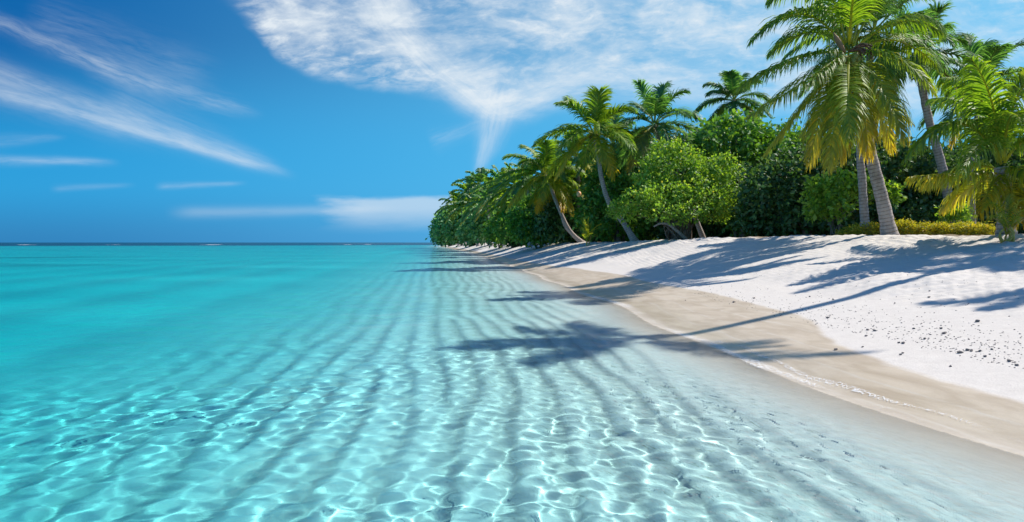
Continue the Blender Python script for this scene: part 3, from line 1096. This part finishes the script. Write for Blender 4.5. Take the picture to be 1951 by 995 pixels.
def young_palm():
    d = 16.5
    base = onground(1917, d)
    ctrl = [base] + pts(d, (1916, 400), (1912, 350), (1908, 318))
    fl = []
    def fr(age, *q):
        a, b, e = pts(d, *q)
        b = 2 * b - 0.5 * (a + e)
        fl.append((a, b, e, age))
    fr(.05, (1902, 310), (1830, 236, -.6), (1728, 300, -1.0))
    fr(.34, (1902, 330), (1830, 334, -.2), (1738, 338, -.4))
    fr(.28, (1902, 326), (1850, 318, .6), (1762, 352, 1.1))
    fr(.00, (1904, 300), (1868, 190, -.3), (1800, 150, -.6))
    fr(.00, (1904, 300), (1860, 210, .9), (1776, 190, 1.8))
    fr(.00, (1906, 296), (1888, 190, -1.1), (1850, 112, -1.9))
    fr(.00, (1911, 296), (1940, 180, -.5), (2005, 110, -.9))
    fr(.00, (1914, 300), (1975, 210, .6), (2080, 200, 1.0))
    fr(.05, (1914, 310), (1985, 260, -.8), (2090, 320, -1.4))
    fr(.35, (1912, 330), (1960, 330, -1.0), (2030, 392, -1.7))
    fr(.55, (1909, 334), (1925, 360, -.8), (1942, 420, -1.3))
    fr(.60, (1907, 334), (1890, 352, -.8), (1868, 405, -1.3))
    fr(.02, (1907, 312), (1880, 270, -1.5), (1832, 330, -2.6))
    fr(.02, (1911, 305), (1925, 225, -1.5), (1950, 240, -2.8))
    fr(.00, (1906, 303), (1850, 240, 1.6), (1790, 250, 2.8))
    fr(.40, (1904, 334), (1860, 350, .9), (1800, 395, 1.5))
    palm('coconut_palm', 'young bright green palm with a short trunk and long arching fronds over the hedge', base, ctrl, ctrl[-1], 2.6, fl,
         .20, .15, 31, M_PALM, leaf=1.25, n_pairs=70, width=.024, nuts=False, droop=.85)


young_palm()


def seedling():
    d = 15.2
    base = onground(1921, d)
    b = np.array(base)
    t = thing('palm_seedling', tuple(b), 'low palm seedling with orange stalks at the foot of the young palm', 'palm seedling')
    rng = np.random.default_rng(44)
    for (ex, ey, dd, mx, my) in ((1872, 404, -.2, 1893, 392), (1880, 425, -.6, 1900, 412), (1898, 378, .2, 1907, 398), (1925, 372, .1, 1922, 395), (1952, 385, -.2, 1938, 392), (1968, 415, -.5, 1945, 405), (1905, 415, -1.0, 1912, 412), (1942, 425, -.9, 1934, 415), (1890, 398, .7, 1902, 395)):
        a = np.array(at(1921 + rng.uniform(-6, 6), 446, d)); m = np.array(at(mx, my, d + dd * .5)); e = np.array(at(ex, ey, d + dd))
        m = 2 * m - .5 * (a + e)
        link('frond', frond_mesh('seedling_frond', a - b, m - b, e - b, .17, 20, .20, .22, rng, width=.011, rach=.011), M_PALM, t)
    paths = [(spline([np.array([rng.uniform(-.12, .12), rng.uniform(-.1, .1), -.1]), np.array([rng.uniform(-.2, .2), rng.uniform(-.2, .1), .22]), np.array([rng.uniform(-.4, .4), rng.uniform(-.3, .2), .55])], 7), np.linspace(.028, .012, 7)) for _ in range(10)]
    link('stalk', multi_tube('stalk', paths, 5), M_STALK, t)


seedling()

# ------------------------------------------------------------------ palms along the treeline
wild_palm('coconut_palm', 'palm with a curved grey trunk and brown husks leaning over the lime green bush', 38.0,
          [(1212, 460), (1190, 428), (1160, 385), (1146, 340), (1140, 300)], (1131, 254), 112, 18, 51, wind=(-.1, .1), old=.22, r0=.17, r1=.10, width=.036, az0=.3, droop=.3)
wild_palm('coconut_palm', 'windswept palm without visible trunk rising behind the lime green bush', 41.0,
          [(1345, 452), (1310, 380), (1268, 300)], (1247, 238), 108, 18, 52, wind=(.12, 0), old=.15, mat=M_PALM_FAR, r0=.15, r1=.12, width=.036, az0=1.0, droop=.3)
wild_palm('coconut_palm', 'palm crown peering over the big dark leafy tree beside the tall front palm', 44.0,
          [(1408, 455), (1404, 350), (1402, 260)], (1398, 192), 78, 18, 53, wind=(-.1, 0), old=.1, mat=M_PALM_FAR, r0=.22, r1=.14, width=.036, az0=2.0, droop=.35)
wild_palm('coconut_palm', 'palm bending out over the sand on a white trunk, lower fronds turned orange', 50.0,
          [(1112, 458), (1086, 440), (1066, 400), (1052, 365)], (1038, 334), 92, 20, 54, wind=(-.15, .1), old=.35, r0=.16, r1=.11, width=.042, az0=.1, droop=.4)
wild_palm('coconut_palm', 'palm on a thin kinked trunk beside the white trunked one, crown tangled with it', 52.0,
          [(1116, 456), (1080, 436), (1070, 410), (1062, 380)], (1066, 352), 70, 15, 55, wind=(.1, 0), old=.3, r0=.12, r1=.09, width=.042, az0=2.2, droop=.4)
wild_palm('coconut_palm', 'palm with brownish hanging fronds between the curved trunk palm and the orange fronded one', 54.0,
          [(1108, 456), (1104, 400), (1102, 340)], (1098, 300), 72, 16, 56, wind=(0, 0), old=.5, r0=.22, r1=.14, width=.042, az0=1.5, droop=.4)
wild_palm('coconut_palm', 'grey green palm squeezed between the windswept palm and the curved trunk palm', 48.0,
          [(1182, 456), (1176, 390), (1170, 330)], (1168, 276), 78, 16, 57, wind=(-.1, 0), old=.1, mat=M_PALM_FAR, r0=.22, r1=.14, width=.04, az0=.9, droop=.4)

# palms of the far headland
FAR = [(868, 398, 215, 30, 'small palm at the seaward tip of the headland'),
       (893, 378, 190, 36, 'rounded palm second from the tip of the headland'),
       (916, 362, 160, 40, 'tallest palm on the headland, its tip poking above the rest'),
       (940, 384, 130, 42, 'pale fronded palm low on the headland above the light bush'),
       (958, 366, 110, 46, 'palm with a brown heart in front of the headland palms'),
       (982, 366, 92, 50, 'palm leaning on the orange fronded palm from the headland side'),
       (905, 402, 150, 34, 'low palm tucked below the tallest palm of the headland'),
       (880, 404, 185, 30, 'small palm between the tip palm and the rounded palm of the headland'),
       (930, 398, 125, 36, 'pale low palm directly below the tallest headland palm, over the dark green bush'),
       (968, 396, 98, 36, 'small palm sprouting from the bright bush at the near end of the headland'),
       (1005, 352, 80, 48, 'dark palm half hidden behind the orange fronded palm')]
for i, (px, py, d, rp, lb) in enumerate(FAR):
    py -= 7
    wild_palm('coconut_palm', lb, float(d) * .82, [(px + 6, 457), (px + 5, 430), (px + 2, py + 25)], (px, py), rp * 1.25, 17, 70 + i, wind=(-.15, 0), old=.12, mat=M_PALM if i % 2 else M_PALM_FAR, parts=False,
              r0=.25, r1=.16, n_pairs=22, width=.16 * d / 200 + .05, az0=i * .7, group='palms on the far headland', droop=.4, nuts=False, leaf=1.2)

# palms standing outside the picture on the right, whose shadows fall on the beach
RB = np.random.default_rng(99)


def shadow_palm(label, shx, shy, t, base_off, R, n, seed, old=.1, clear_shadow=False):
    """palm whose crown shades the ground at (shx, shy)"""
    k = np.array(SUND) / math.cos(SUN_EL)
    c = np.array([shx, shy, gz(shx, shy)]) + k * t
    bx, by = c[0] + base_off[0], c[1] + base_off[1]
    base = np.array([bx, by, gz(bx, by)])
    rng = np.random.default_rng(seed)
    mid = (base + c) / 2 + np.array([base_off[0] * .18, base_off[1] * .18, 0])
    fl = auto_fronds(c, R, n, rng, (-.1, 0), old)
    if clear_shadow:
        h = np.array([math.cos(SUN_AZ), math.sin(SUN_AZ), 0])
        fl = [f for f in fl if np.dot(f[2] - c, h) - (f[2] - c)[2] / math.tan(SUN_EL) < .45 * R]  # crown shaped for its shadow: fronds shading the trunk's shadow line left out
    palm('coconut_palm', label, base, [base, mid, c], c, R, fl, .17, .12, seed, M_PALM, parts=True, leaf=.85, n_pairs=40, width=.03)


#OFFPALMS
shadow_palm('very tall straight palm at the side of the beach throwing the long thin trunk shadow', 1.95, 10.1, 12.6, (.3, .1), 2.8, 17, 81, clear_shadow=True)
shadow_palm('palm at the side of the beach shading the sand by the young palm', 10.3, 13.6, 7.5, (.6, .4), 2.6, 18, 82)
shadow_palm('palm at the side of the beach throwing feather shadows on the white sand', 8.3, 9.6, 7.0, (.6, .6), 2.2, 9, 83, old=.0)


# ------------------------------------------------------------------ bushes and trees
def blobs_px(d, base, *bl):
    """(px, py, rx_px, rz_px, ry_m, extra depth) ellipses seen at depth d, relative to base"""
    out = []
    for (px, py, rx, rz, ry, dd) in bl:
        p = np.array(at(px, py, d + dd)) - base
        out.append((*p, rx / F * d, ry, rz / F * d))
    return out


d = 33.0
b = onground(1300, d)
t = bush('sea_lettuce_bush', 'large lime green bush spreading over the sand from many thin stems', 'bush', b,
     blobs_px(d, b, (1222, 384, 44, 22, .9, -.2), (1190, 402, 28, 15, .7, -.1), (1268, 368, 40, 20, .9, -.5), (1262, 404, 40, 16, .9, -.9), (1318, 402, 40, 16, .9, -1.0), (1368, 404, 34, 14, .8, -.5), (1345, 380, 40, 18, .9, -.4),
                (1388, 375, 26, 17, .7, 0), (1310, 358, 38, 20, .9, .1), (1240, 345, 34, 20, .9, .6), (1360, 350, 36, 18, .9, .3), (1398, 336, 24, 15, .7, .4), (1300, 328, 36, 20, .9, .7), (1350, 318, 34, 18, .9, .8), (1256, 312, 32, 20, .9, 1.1), (1386, 312, 26, 15, .7, .8), (1305, 298, 32, 18, .9, 1.2), (1270, 284, 28, 17, .8, 1.5)),
     900, .19, M_LIME, 101, stems=22, r=.05, stem_spread=.6, up=.9, shell=.70, spots=.015, per=14)
# bent bare branch at its foot
p = spline([np.array([.25, -.25, -.1])] + [np.array(q) - b for q in pts(d - .6, (1290, 440), (1274, 428), (1258, 426), (1246, 432))], 14)
link('branch', multi_tube('bare_branch', [(p, np.linspace(.09, .035, 14))], 7), M_TRUNK, t)

d = 38.0
b = onground(1420, d)
bush('broadleaf_tree', 'big leafy tree with a bright green top between the lime bush and the tall palm', 'tree', b,
     blobs_px(d, b, (1390, 270, 66, 44, 1.8, 0), (1350, 285, 40, 32, 1.4, .6), (1440, 300, 60, 48, 1.8, .4), (1490, 290, 66, 44, 1.8, .6), (1420, 350, 70, 50, 1.6, .6), (1480, 370, 70, 60, 1.6, .8), (1405, 245, 40, 22, 1.3, .4), (1530, 300, 40, 44, 1.6, 1.0), (1440, 410, 60, 40, 1.4, .6)),
     2000, .32, M_GREEN, 102, stems=10, r=.16, stem_spread=.5)

d = 31.0
b = onground(1520, d)
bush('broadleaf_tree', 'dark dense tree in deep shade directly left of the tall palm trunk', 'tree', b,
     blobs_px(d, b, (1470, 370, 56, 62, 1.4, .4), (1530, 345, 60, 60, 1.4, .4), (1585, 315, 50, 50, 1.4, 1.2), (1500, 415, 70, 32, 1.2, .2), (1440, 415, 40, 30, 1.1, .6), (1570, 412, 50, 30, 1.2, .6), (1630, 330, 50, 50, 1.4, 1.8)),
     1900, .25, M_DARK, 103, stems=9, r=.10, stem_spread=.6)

d = 26.0
b = onground(1592, d)
bush('leafy_shrub', 'open light green shrub in front of the dark tree, beside the slim trunk', 'shrub', b,
     blobs_px(d, b, (1568, 368, 28, 22, .6, 0), (1600, 352, 34, 16, .7, .2), (1640, 350, 30, 14, .6, .4), (1590, 392, 36, 18, .6, -.1), (1665, 362, 34, 12, .6, .5), (1556, 396, 20, 16, .5, 0), (1690, 372, 18, 14, .5, .4)),
     380, .22, M_LIME, 104, stems=7, r=.035, stem_spread=.25, per=9)

d = 32.0
b = onground(1700, d)
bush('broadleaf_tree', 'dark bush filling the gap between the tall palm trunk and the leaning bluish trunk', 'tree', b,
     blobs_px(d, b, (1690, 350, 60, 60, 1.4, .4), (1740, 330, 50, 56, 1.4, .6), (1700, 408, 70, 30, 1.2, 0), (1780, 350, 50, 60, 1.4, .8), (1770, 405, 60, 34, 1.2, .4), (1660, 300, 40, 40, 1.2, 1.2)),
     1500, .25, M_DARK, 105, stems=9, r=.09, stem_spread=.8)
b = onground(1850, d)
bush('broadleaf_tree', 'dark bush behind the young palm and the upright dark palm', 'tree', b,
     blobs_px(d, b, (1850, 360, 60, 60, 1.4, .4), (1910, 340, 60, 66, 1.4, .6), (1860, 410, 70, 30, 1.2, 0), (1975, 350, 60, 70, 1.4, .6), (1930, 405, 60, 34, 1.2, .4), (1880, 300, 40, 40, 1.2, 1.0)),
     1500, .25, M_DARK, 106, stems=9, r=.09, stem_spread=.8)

d = 25.5
b = onground(1822, d)
bush('leafy_shrub', 'small lime green shrub standing up from the hedge under the yellow fronds', 'shrub', b,
     blobs_px(d, b, (1818, 402, 16, 11, .35, 0), (1832, 410, 12, 9, .3, 0), (1808, 412, 10, 8, .3, .1)),
     90, .17, M_LIME, 107, stems=4, r=.025, stem_spread=.12, per=9)

d = 47.0
b = onground(1180, d)
bush('broadleaf_tree', 'mid green tree showing between the curved trunk palm and the lime bush', 'tree', b,
     blobs_px(d, b, (1190, 320, 46, 40, 1.6, 0), (1160, 360, 46, 44, 1.6, .4), (1220, 300, 40, 36, 1.6, .6), (1150, 410, 50, 40, 1.5, 0), (1210, 360, 46, 44, 1.6, .6), (1200, 415, 46, 38, 1.4, .3)),
     1200, .34, M_GREEN, 108, stems=8, r=.14)
b = onground(1275, d)
bush('broadleaf_tree', 'green tree behind the lime bush below the windswept palm', 'tree', b,
     blobs_px(d, b, (1270, 320, 50, 44, 1.6, 0), (1310, 300, 50, 40, 1.6, .4), (1280, 380, 70, 60, 1.6, .3), (1340, 370, 60, 60, 1.6, .6)),
     1000, .36, M_DARK, 109, stems=6, r=.14)

d = 55.0
b = onground(1085, d)
bush('leafy_thicket', 'dark thicket behind the white kinked palm trunks', 'bush', b,
     blobs_px(d, b, (1060, 410, 40, 44, 1.6, 0), (1100, 390, 46, 56, 1.8, .4), (1140, 380, 40, 50, 1.8, .4), (1090, 435, 50, 26, 1.4, -.6), (1130, 430, 46, 30, 1.4, -.3)),
     1200, .36, M_DARK, 110, stems=8, r=.12)
b = onground(1030, d + 3)
bush('leafy_thicket', 'dull green thicket under the orange hanging fronds', 'bush', b,
     blobs_px(d + 3, b, (1030, 420, 34, 38, 1.6, 0), (1000, 415, 32, 40, 1.6, .4), (1050, 390, 36, 44, 1.6, .6), (1012, 440, 40, 20, 1.3, -.4)),
     900, .36, M_GREEN, 111, stems=6, r=.12)
d = 44.0
b = onground(1117, d)
rng = np.random.default_rng(61)
t = thing('screw_pine', tuple(b), 'feathery yellow green sapling standing alone at the foot of the kinked palm trunks', 'sapling')
specs = []
for i in range(26):
    az = rng.uniform(0, 2 * PI); el = rad(rng.uniform(35, 85)); L = rng.uniform(.8, 1.5)
    dd = np.array([math.cos(az) * math.cos(el), math.sin(az) * math.cos(el), math.sin(el)])
    p0 = np.array([0, 0, .15 + rng.uniform(0, .5)])
    specs.append(((p0, p0 + dd * L * .6, p0 + dd * L - np.array([0, 0, .3 * L * math.cos(el)]), .22, 12, .1, .18, rng), dict(width=.03, rach=.012)))
link('leaves', merged_fronds('sapling_leaves', specs), M_PALM, t)
link('stem', multi_tube('sapling_stem', [(spline([(0, 0, -.1), (.03, 0, .3), (0, 0, .75)], 8), np.linspace(.05, .03, 8)), (spline([(.1, 0, -.1), (.22, 0, .3), (.3, 0, .7)], 8), np.linspace(.04, .02, 8))]), M_STALK, t)

HEAD = [(978, 420, 74, 26, 34, 'light', 'bright green bush at the water side of the dull green thicket'),
        (955, 428, 84, 24, 28, 'light', 'yellowish green bush low in the headland beside the bright one'),
        (930, 415, 112, 26, 40, 'far', 'dark green bush below the brown hearted headland palm'),
        (905, 425, 135, 24, 34, 'far', 'shaded bush under the low headland palm'),
        (880, 420, 165, 24, 38, 'far', 'bluish green tree near the seaward tip of the headland'),
        (858, 425, 205, 20, 34, 'far', 'rounded tree next to the last tree of the headland'),
        (842, 430, 235, 14, 28, 'far', 'last tree of the headland, overhanging the water')]
for i, (px, py, dd, rx, rz, kind, lb) in enumerate(HEAD):
    d = float(dd)
    b = onground(px, d)
    rz *= .82
    py += 5
    bl = blobs_px(d, b, (px, py, rx, rz, 3.0, 0), (px + rx * .7, py + rz * .3, rx * .8, rz * .75, 2.5, 2), (px - rx * .55, py + rz * .45, rx * .6, rz * .6, 2.2, -1), (px + rx * .1, py - rz * .5, rx * .65, rz * .6, 2.2, 1))
    bush('leafy_tree', lb, 'tree', b, bl, 700, .42 * d / 80 ** 1.0 if d < 100 else .30 + d * .0035, M_GREEN if kind == 'light' else M_FAR, 120 + i, stems=5, r=.15, per=10, group='bushes and trees of the far headland', shell=.5)

# second row: the wood behind
BACK = [(1000, 395, 74, 40, 52, 'tree behind the dull green thicket, filling the headland side of the wood'),
        (1065, 370, 66, 44, 72, 'tree behind the white trunked palms'),
        (1135, 350, 62, 46, 84, 'tall tree behind the curved trunk palm'),
        (1215, 340, 58, 56, 92, 'tall tree behind the grey green palm'),
        (1310, 330, 54, 66, 90, 'wide tree behind the lime green bush'),
        (1400, 340, 50, 66, 96, 'wide tree behind the bright topped tree'),
        (1500, 345, 46, 70, 92, 'wide tree behind the dark shaded tree'),
        (1600, 345, 43, 70, 86, 'tree in the depth of the wood behind the slim trunk'),
        (1700, 350, 42, 70, 84, 'tree in the depth of the wood behind the leaning bluish trunk'),
        (1810, 350, 41, 74, 84, 'tree in the depth of the wood behind the upright dark palm'),
        (1920, 345, 40, 80, 90, 'tree in the depth of the wood behind the young palm'),
        (2040, 345, 40, 80, 90, 'tree at the far side of the wood beyond the young palm')]
proto = None
for i, (px, py, dd, rx, rz, lb) in enumerate(BACK):
    d = float(dd)
    b = onground(px, d)
    sc = rx / F * d
    if proto is None or i == 6:
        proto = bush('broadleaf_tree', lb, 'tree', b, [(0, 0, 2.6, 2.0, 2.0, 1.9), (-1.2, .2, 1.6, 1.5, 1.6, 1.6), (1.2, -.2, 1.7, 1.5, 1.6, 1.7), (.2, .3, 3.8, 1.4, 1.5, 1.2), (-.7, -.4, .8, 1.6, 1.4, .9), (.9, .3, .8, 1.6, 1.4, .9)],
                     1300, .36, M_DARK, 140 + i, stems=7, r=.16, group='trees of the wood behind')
        t = proto
        s0 = 2.6
        proto.scale = (sc / s0, sc / s0, rz / F * d * 2 / 4.6)
    else:
        t = dup(proto, tuple(b), i * 1.3, (sc / s0, sc / s0, rz / F * d * 2 / 4.6), lb)


# ------------------------------------------------------------------ hedge
def hedge():
    rng = np.random.default_rng(77)
    A, B = onground(1612, 24.2), onground(1895, 22.0)
    base = (A + B) / 2
    t = thing('hedge', tuple(base), 'low clipped yellow green hedge along the top of the sand', 'hedge')
    n = 60
    Vs, Fs, to, off = [], [], [], 0
    bl = []
    for i in range(n):
        u = (i + .5) / n
        p = A + (B - A) * u - base
        h = .30 + .05 * math.sin(i * 1.7) + (.10 if 22 < i < 30 else 0)
        if u < .12:
            h *= .45 + u * 4.5
        bl.append((p[0], p[1], h * .5, .16, .32, h * .62))
        bl.append((p[0], p[1] + .5, h * .5, .16, .32, h * .62))
    V, F_, tone, C, out = leaf_cloud(rng, bl, 3000, 9, .085, up=.8, shell=.8)
    V[:, 2] = np.maximum(V[:, 2], -.05)
    me = mesh_np('foliage', V, F_, False)
    vattr(me, 'tone', tone)
    vattr(me, 'age', (rng.random(len(F_)) < .12).repeat(4) * .7)
    link('foliage', me, M_HEDGE, t)
    paths = []
    for i in range(40):
        p = A + (B - A) * rng.random() - base + np.array([0, rng.uniform(0, .5), 0])
        paths.append((spline([p + np.array([0, 0, -.1]), p + np.array([rng.normal(0, .04), 0, .12]), p + np.array([rng.normal(0, .1), rng.normal(0, .1), .32])], 5), np.linspace(.014, .006, 5)))
    link('stems', multi_tube('hedge_stems', paths, 4), M_BARK, t)


hedge()


# ------------------------------------------------------------------ small things on the sand
def chunk_mesh(name, rng, r):
    nu, nv = 7, 5
    vv = []
    ph0 = rng.uniform(0, 6, 4)
    for j in range(nv + 1):
        ph = PI * j / nv
        for i in range(nu):
            th = 2 * PI * i / nu
            k = r * (1 + .28 * math.sin(3 * th + ph0[0]) * math.sin(ph) + .2 * math.sin(2 * ph + th * 2 + ph0[1]))
            vv.append((1.3 * k * math.sin(ph) * math.cos(th), k * math.sin(ph) * math.sin(th), .62 * k * math.cos(ph)))
    ff = [(j * nu + i, (j + 1) * nu + i, (j + 1) * nu + (i + 1) % nu, j * nu + (i + 1) % nu) for j in range(nv) for i in range(nu)]
    return mesh_np(name, np.array(vv), np.array(ff), False)


M_CORAL = plain_material('dead_coral', (0.20, 0.17, 0.15), .9, .4, 30)


def ray_ground(px, py):
    """where the view through (px,py) meets the ground"""
    a = np.array([0, 0, CAM_H]); q = np.array(at(px, py, 10.0)) - a
    lo = None
    ds = np.linspace(.25, 9, 1600)
    P = a + ds[:, None] * q
    g = ground_z(P[:, 0], P[:, 1])
    k = np.argmax(P[:, 2] < g)
    return np.array([P[k, 0], P[k, 1], g[k]])


rng = np.random.default_rng(202)
BIG = [(1577, 607, .030), (1770, 568, .028), (1799, 638, .034), (1793, 627, .026), (1829, 673, .036), (1843, 670, .03), (1851, 672, .026), (1867, 672, .024), (1771, 556, .022), (1398, 577, .04), (1437, 569, .034),
       (1543, 566, .026), (1587, 572, .026), (1862, 615, .04), (1705, 579, .02), (1306, 573, .02), (1592, 668, .03), (1653, 630, .028), (1666, 632, .03), (1650, 642, .024), (1721, 655, .03), (1713, 654, .022), (1762, 648, .026),
       (1716, 677, .022), (1923, 692, .028), (1938, 697, .024), (1811, 702, .02), (1877, 682, .024), (1890, 668, .02), (1720, 674, .02), (1643, 663, .018), (1741, 628, .024)]
protos = [chunk_mesh('coral_chunk', rng, 1.0) for _ in range(4)]
where = ['by the wet sand edge', 'on the dry white sand', 'in the line of beach debris', 'low on the sand slope']
for i, (px, py, r) in enumerate(BIG):
    p = ray_ground(px, py)
    o = link('coral_fragment', protos[i % 4], M_CORAL, None, tuple(p + np.array([0, 0, r * .3])))
    r *= .62
    o.scale = (r, r, r)
    o.rotation_euler = (rng.normal(0, .2), rng.normal(0, .2), rng.uniform(0, 6))
    tag(o, 'small dark coral fragment lying loose on the pale sand slope', 'coral fragment', 'coral fragments strewn on the sand')

# the countless bits of rubble between them, in a band along the last tide line
Vs, Fs, off = [], [], 0
cm = np.array([v.co for v in protos[0].vertices]); cf = np.array([list(q.vertices) for q in protos[0].polygons if len(q.vertices) == 4])
for i in range(1000):
    if i < 760:
        u = rng.random()
        px = 1300 + 650 * u ** .8
        py = 548 + (px - 1300) * .205 + rng.normal(0, 16 + 12 * u)
    else:
        px = rng.uniform(1250, 1950); py = rng.uniform(520, 720)
    p = ray_ground(px, py)
    if p[2] < .22:
        continue
    r = rng.uniform(.003, .009)
    a = rng.uniform(0, 6)
    Rm = np.array([[math.cos(a), -math.sin(a), 0], [math.sin(a), math.cos(a), 0], [0, 0, 1]])
    Vs.append((cm * r * rng.uniform(.7, 1.4, 3)) @ Rm.T + p + np.array([0, 0, r * .2]))
    Fs.append(cf + off)
    off += len(cm)
me = mesh_np('coral_rubble', np.vstack(Vs), np.vstack(Fs), False)
o = link('coral_rubble', me, M_CORAL)
tag(o, 'scattered dark crumbs of coral and shell along the tide line', 'rubble', None, 'stuff')

# likely a lens flare spot, built as an added orange ball on a cord
d = 43.0
p = np.array(at(1103, 370, d))
t = thing('flare_ball', tuple(p), 'small round orange ball added among the palm fronds for a lens flare spot', 'float')
link('ball', nut_mesh('flare_ball_mesh', [(0, 0, 0)], .15), plain_material('flare_orange', (.75, .38, .16), .5, .1), t)
link('cord', multi_tube('flare_ball_cord', [(spline([(0, 0, .12), (.02, 0, .6), (.0, .0, 1.2)], 6), np.full(6, .012))], 5), M_BARK, t)


# ------------------------------------------------------------------ foam
def foam_material():
    m, nt, out = material('foam')
    geo = nt.n('ShaderNodeNewGeometry')
    pos = E(nt, geo.outputs['Position'])
    px, py, pz = nt.sep(pos)
    e = nt.attr('edge')                       # 0 at the outer border, 1 along the middle of the foam line
    wp = nt.noise(nt.vec(px * 5.0, py * 5.0, 3.0), 1.0, 3, .6) * .12
    vo = nt.n('ShaderNodeTexVoronoi', feature='DISTANCE_TO_EDGE')
    nt.put(vo.inputs['Vector'], nt.vec(px + wp, py + wp, 0.0))
    vo.inputs['Scale'].default_value = 21.0
    ve = E(nt, vo.outputs['Distance'])
    n = nt.noise(nt.vec(px * 3.0, py * 2.0, 0.0), 1.0, 5, .65, .5)
    n2 = nt.noise(nt.vec(px * 60.0, py * 50.0, 0.0), 1.0, 3, .7)
    lace = 1.0 - nt.ss(ve, 0.02, 0.14)
    body = nt.ss(e * .55 + n * .9, .66, .98)
    a = nt.ss(lace * .55 + n2 * .45, .42, .70) * body
    d = nt.n('ShaderNodeBsdfDiffuse')
    d.inputs[0].default_value = (.86, .88, .90, 1)
    tr = nt.n('ShaderNodeBsdfTransparent')
    mx = nt.n('ShaderNodeMixShader')
    nt.put(mx.inputs[0], a * .5)
    nt.t.links.new(tr.outputs[0], mx.inputs[1])
    nt.t.links.new(d.outputs[0], mx.inputs[2])
    nt.t.links.new(mx.outputs[0], out.inputs[0])
    return m


M_FOAM = foam_material()


def foam_strip(lev, width, y0, y1, wob, seed, n=700):
    """thin lace of foam along the contour where the ground lies lev metres under the sea"""
    ys = y0 + (y1 - y0) * np.linspace(0, 1, n) ** 1.5
    sx = shore_x(ys)
    offs = np.linspace(-1.6, 1.2, 141)
    G = ground_z(sx[:, None] + offs[None, :], ys[:, None].repeat(141, 1), 0.0)
    k = np.argmax(G > -lev, 1)
    c = sx + offs[k]
    ker = np.ones(9) / 9
    c = np.convolve(np.pad(c, 4, 'edge'), ker, 'valid')
    c = c + wob * np.sin(ys * 2.1 + seed) + wob * .6 * np.sin(ys * 5.3 + seed * 2)
    m = 9
    uu = np.linspace(-1, 1, m)
    w = width * (0.5 + .5 * np.sin(ys * 1.3 + seed) ** 2) * (1 + ys * .05)
    Xv = c[:, None] + uu[None, :] * w[:, None]
    Yv = ys[:, None].repeat(m, 1)
    Zv = np.maximum(ground_z(Xv, Yv, 0.0), 0.0) + .006 + .004 * (1 - uu[None, :] ** 2) + lev * 0
    V = np.stack([Xv, Yv, Zv], -1).reshape(-1, 3)
    ends = np.minimum(1, np.minimum(np.arange(n), n - 1 - np.arange(n)) / 30.0)
    e = ((1 - uu[None, :] ** 2) * ends[:, None] * (0.65 + .35 * np.sin(ys * .8 + seed)[:, None])).ravel()
    return V, grid_faces(m, n), e


Vs, Fs, Es, off = [], [], [], 0
for args in ((.010, .13, 1.2, 22, .02, 1.0), (-.012, .07, 1.2, 12, .04, 2.3)):
    V, F_, e = foam_strip(*args)
    Vs.append(V); Fs.append(F_ + off); Es.append(e)
    off += len(V)
me = mesh_np('foam', np.vstack(Vs), np.vstack(Fs), True)
vattr(me, 'edge', np.concatenate(Es))
o = link('foam', me, M_FOAM)
tag(o, 'thin white lace of foam along the waterline', 'foam', None, 'stuff')

# surf breaking on the outer reef
Vs, Fs, off = [], [], 0
rng = np.random.default_rng(55)
for i in range(9):
    th = rng.uniform(-38, 4)
    r = rng.uniform(430, 520)
    x, y = r * math.sin(rad(th)), r * math.cos(rad(th))
    L = rng.uniform(3, 18); h = rng.uniform(.04, .11)
    n = 9
    xs_ = np.linspace(-L / 2, L / 2, n)
    hh = h * (1 - (2 * xs_ / L) ** 2) * rng.uniform(.6, 1.1, n)
    for j, (oy, f) in enumerate(((-1.2, 0), (0, 1), (.6, .7), (1.4, 0))):
        Vs.append(np.stack([x + xs_, np.full(n, y + oy), f * hh - .03], -1))
    Fs.append(grid_faces(n, 4) + off)
    off += 4 * n
me = mesh_np('reef_surf', np.vstack(Vs), np.vstack(Fs), True)
m_s, nt, out = material('surf_white')
dd = nt.n('ShaderNodeBsdfDiffuse'); dd.inputs[0].default_value = (.8, .83, .86, 1)
nt.t.links.new(dd.outputs[0], out.inputs[0])
o = link('reef_surf', me, m_s)
tag(o, 'white line of surf breaking far out along the reef edge', 'surf', None, 'stuff')
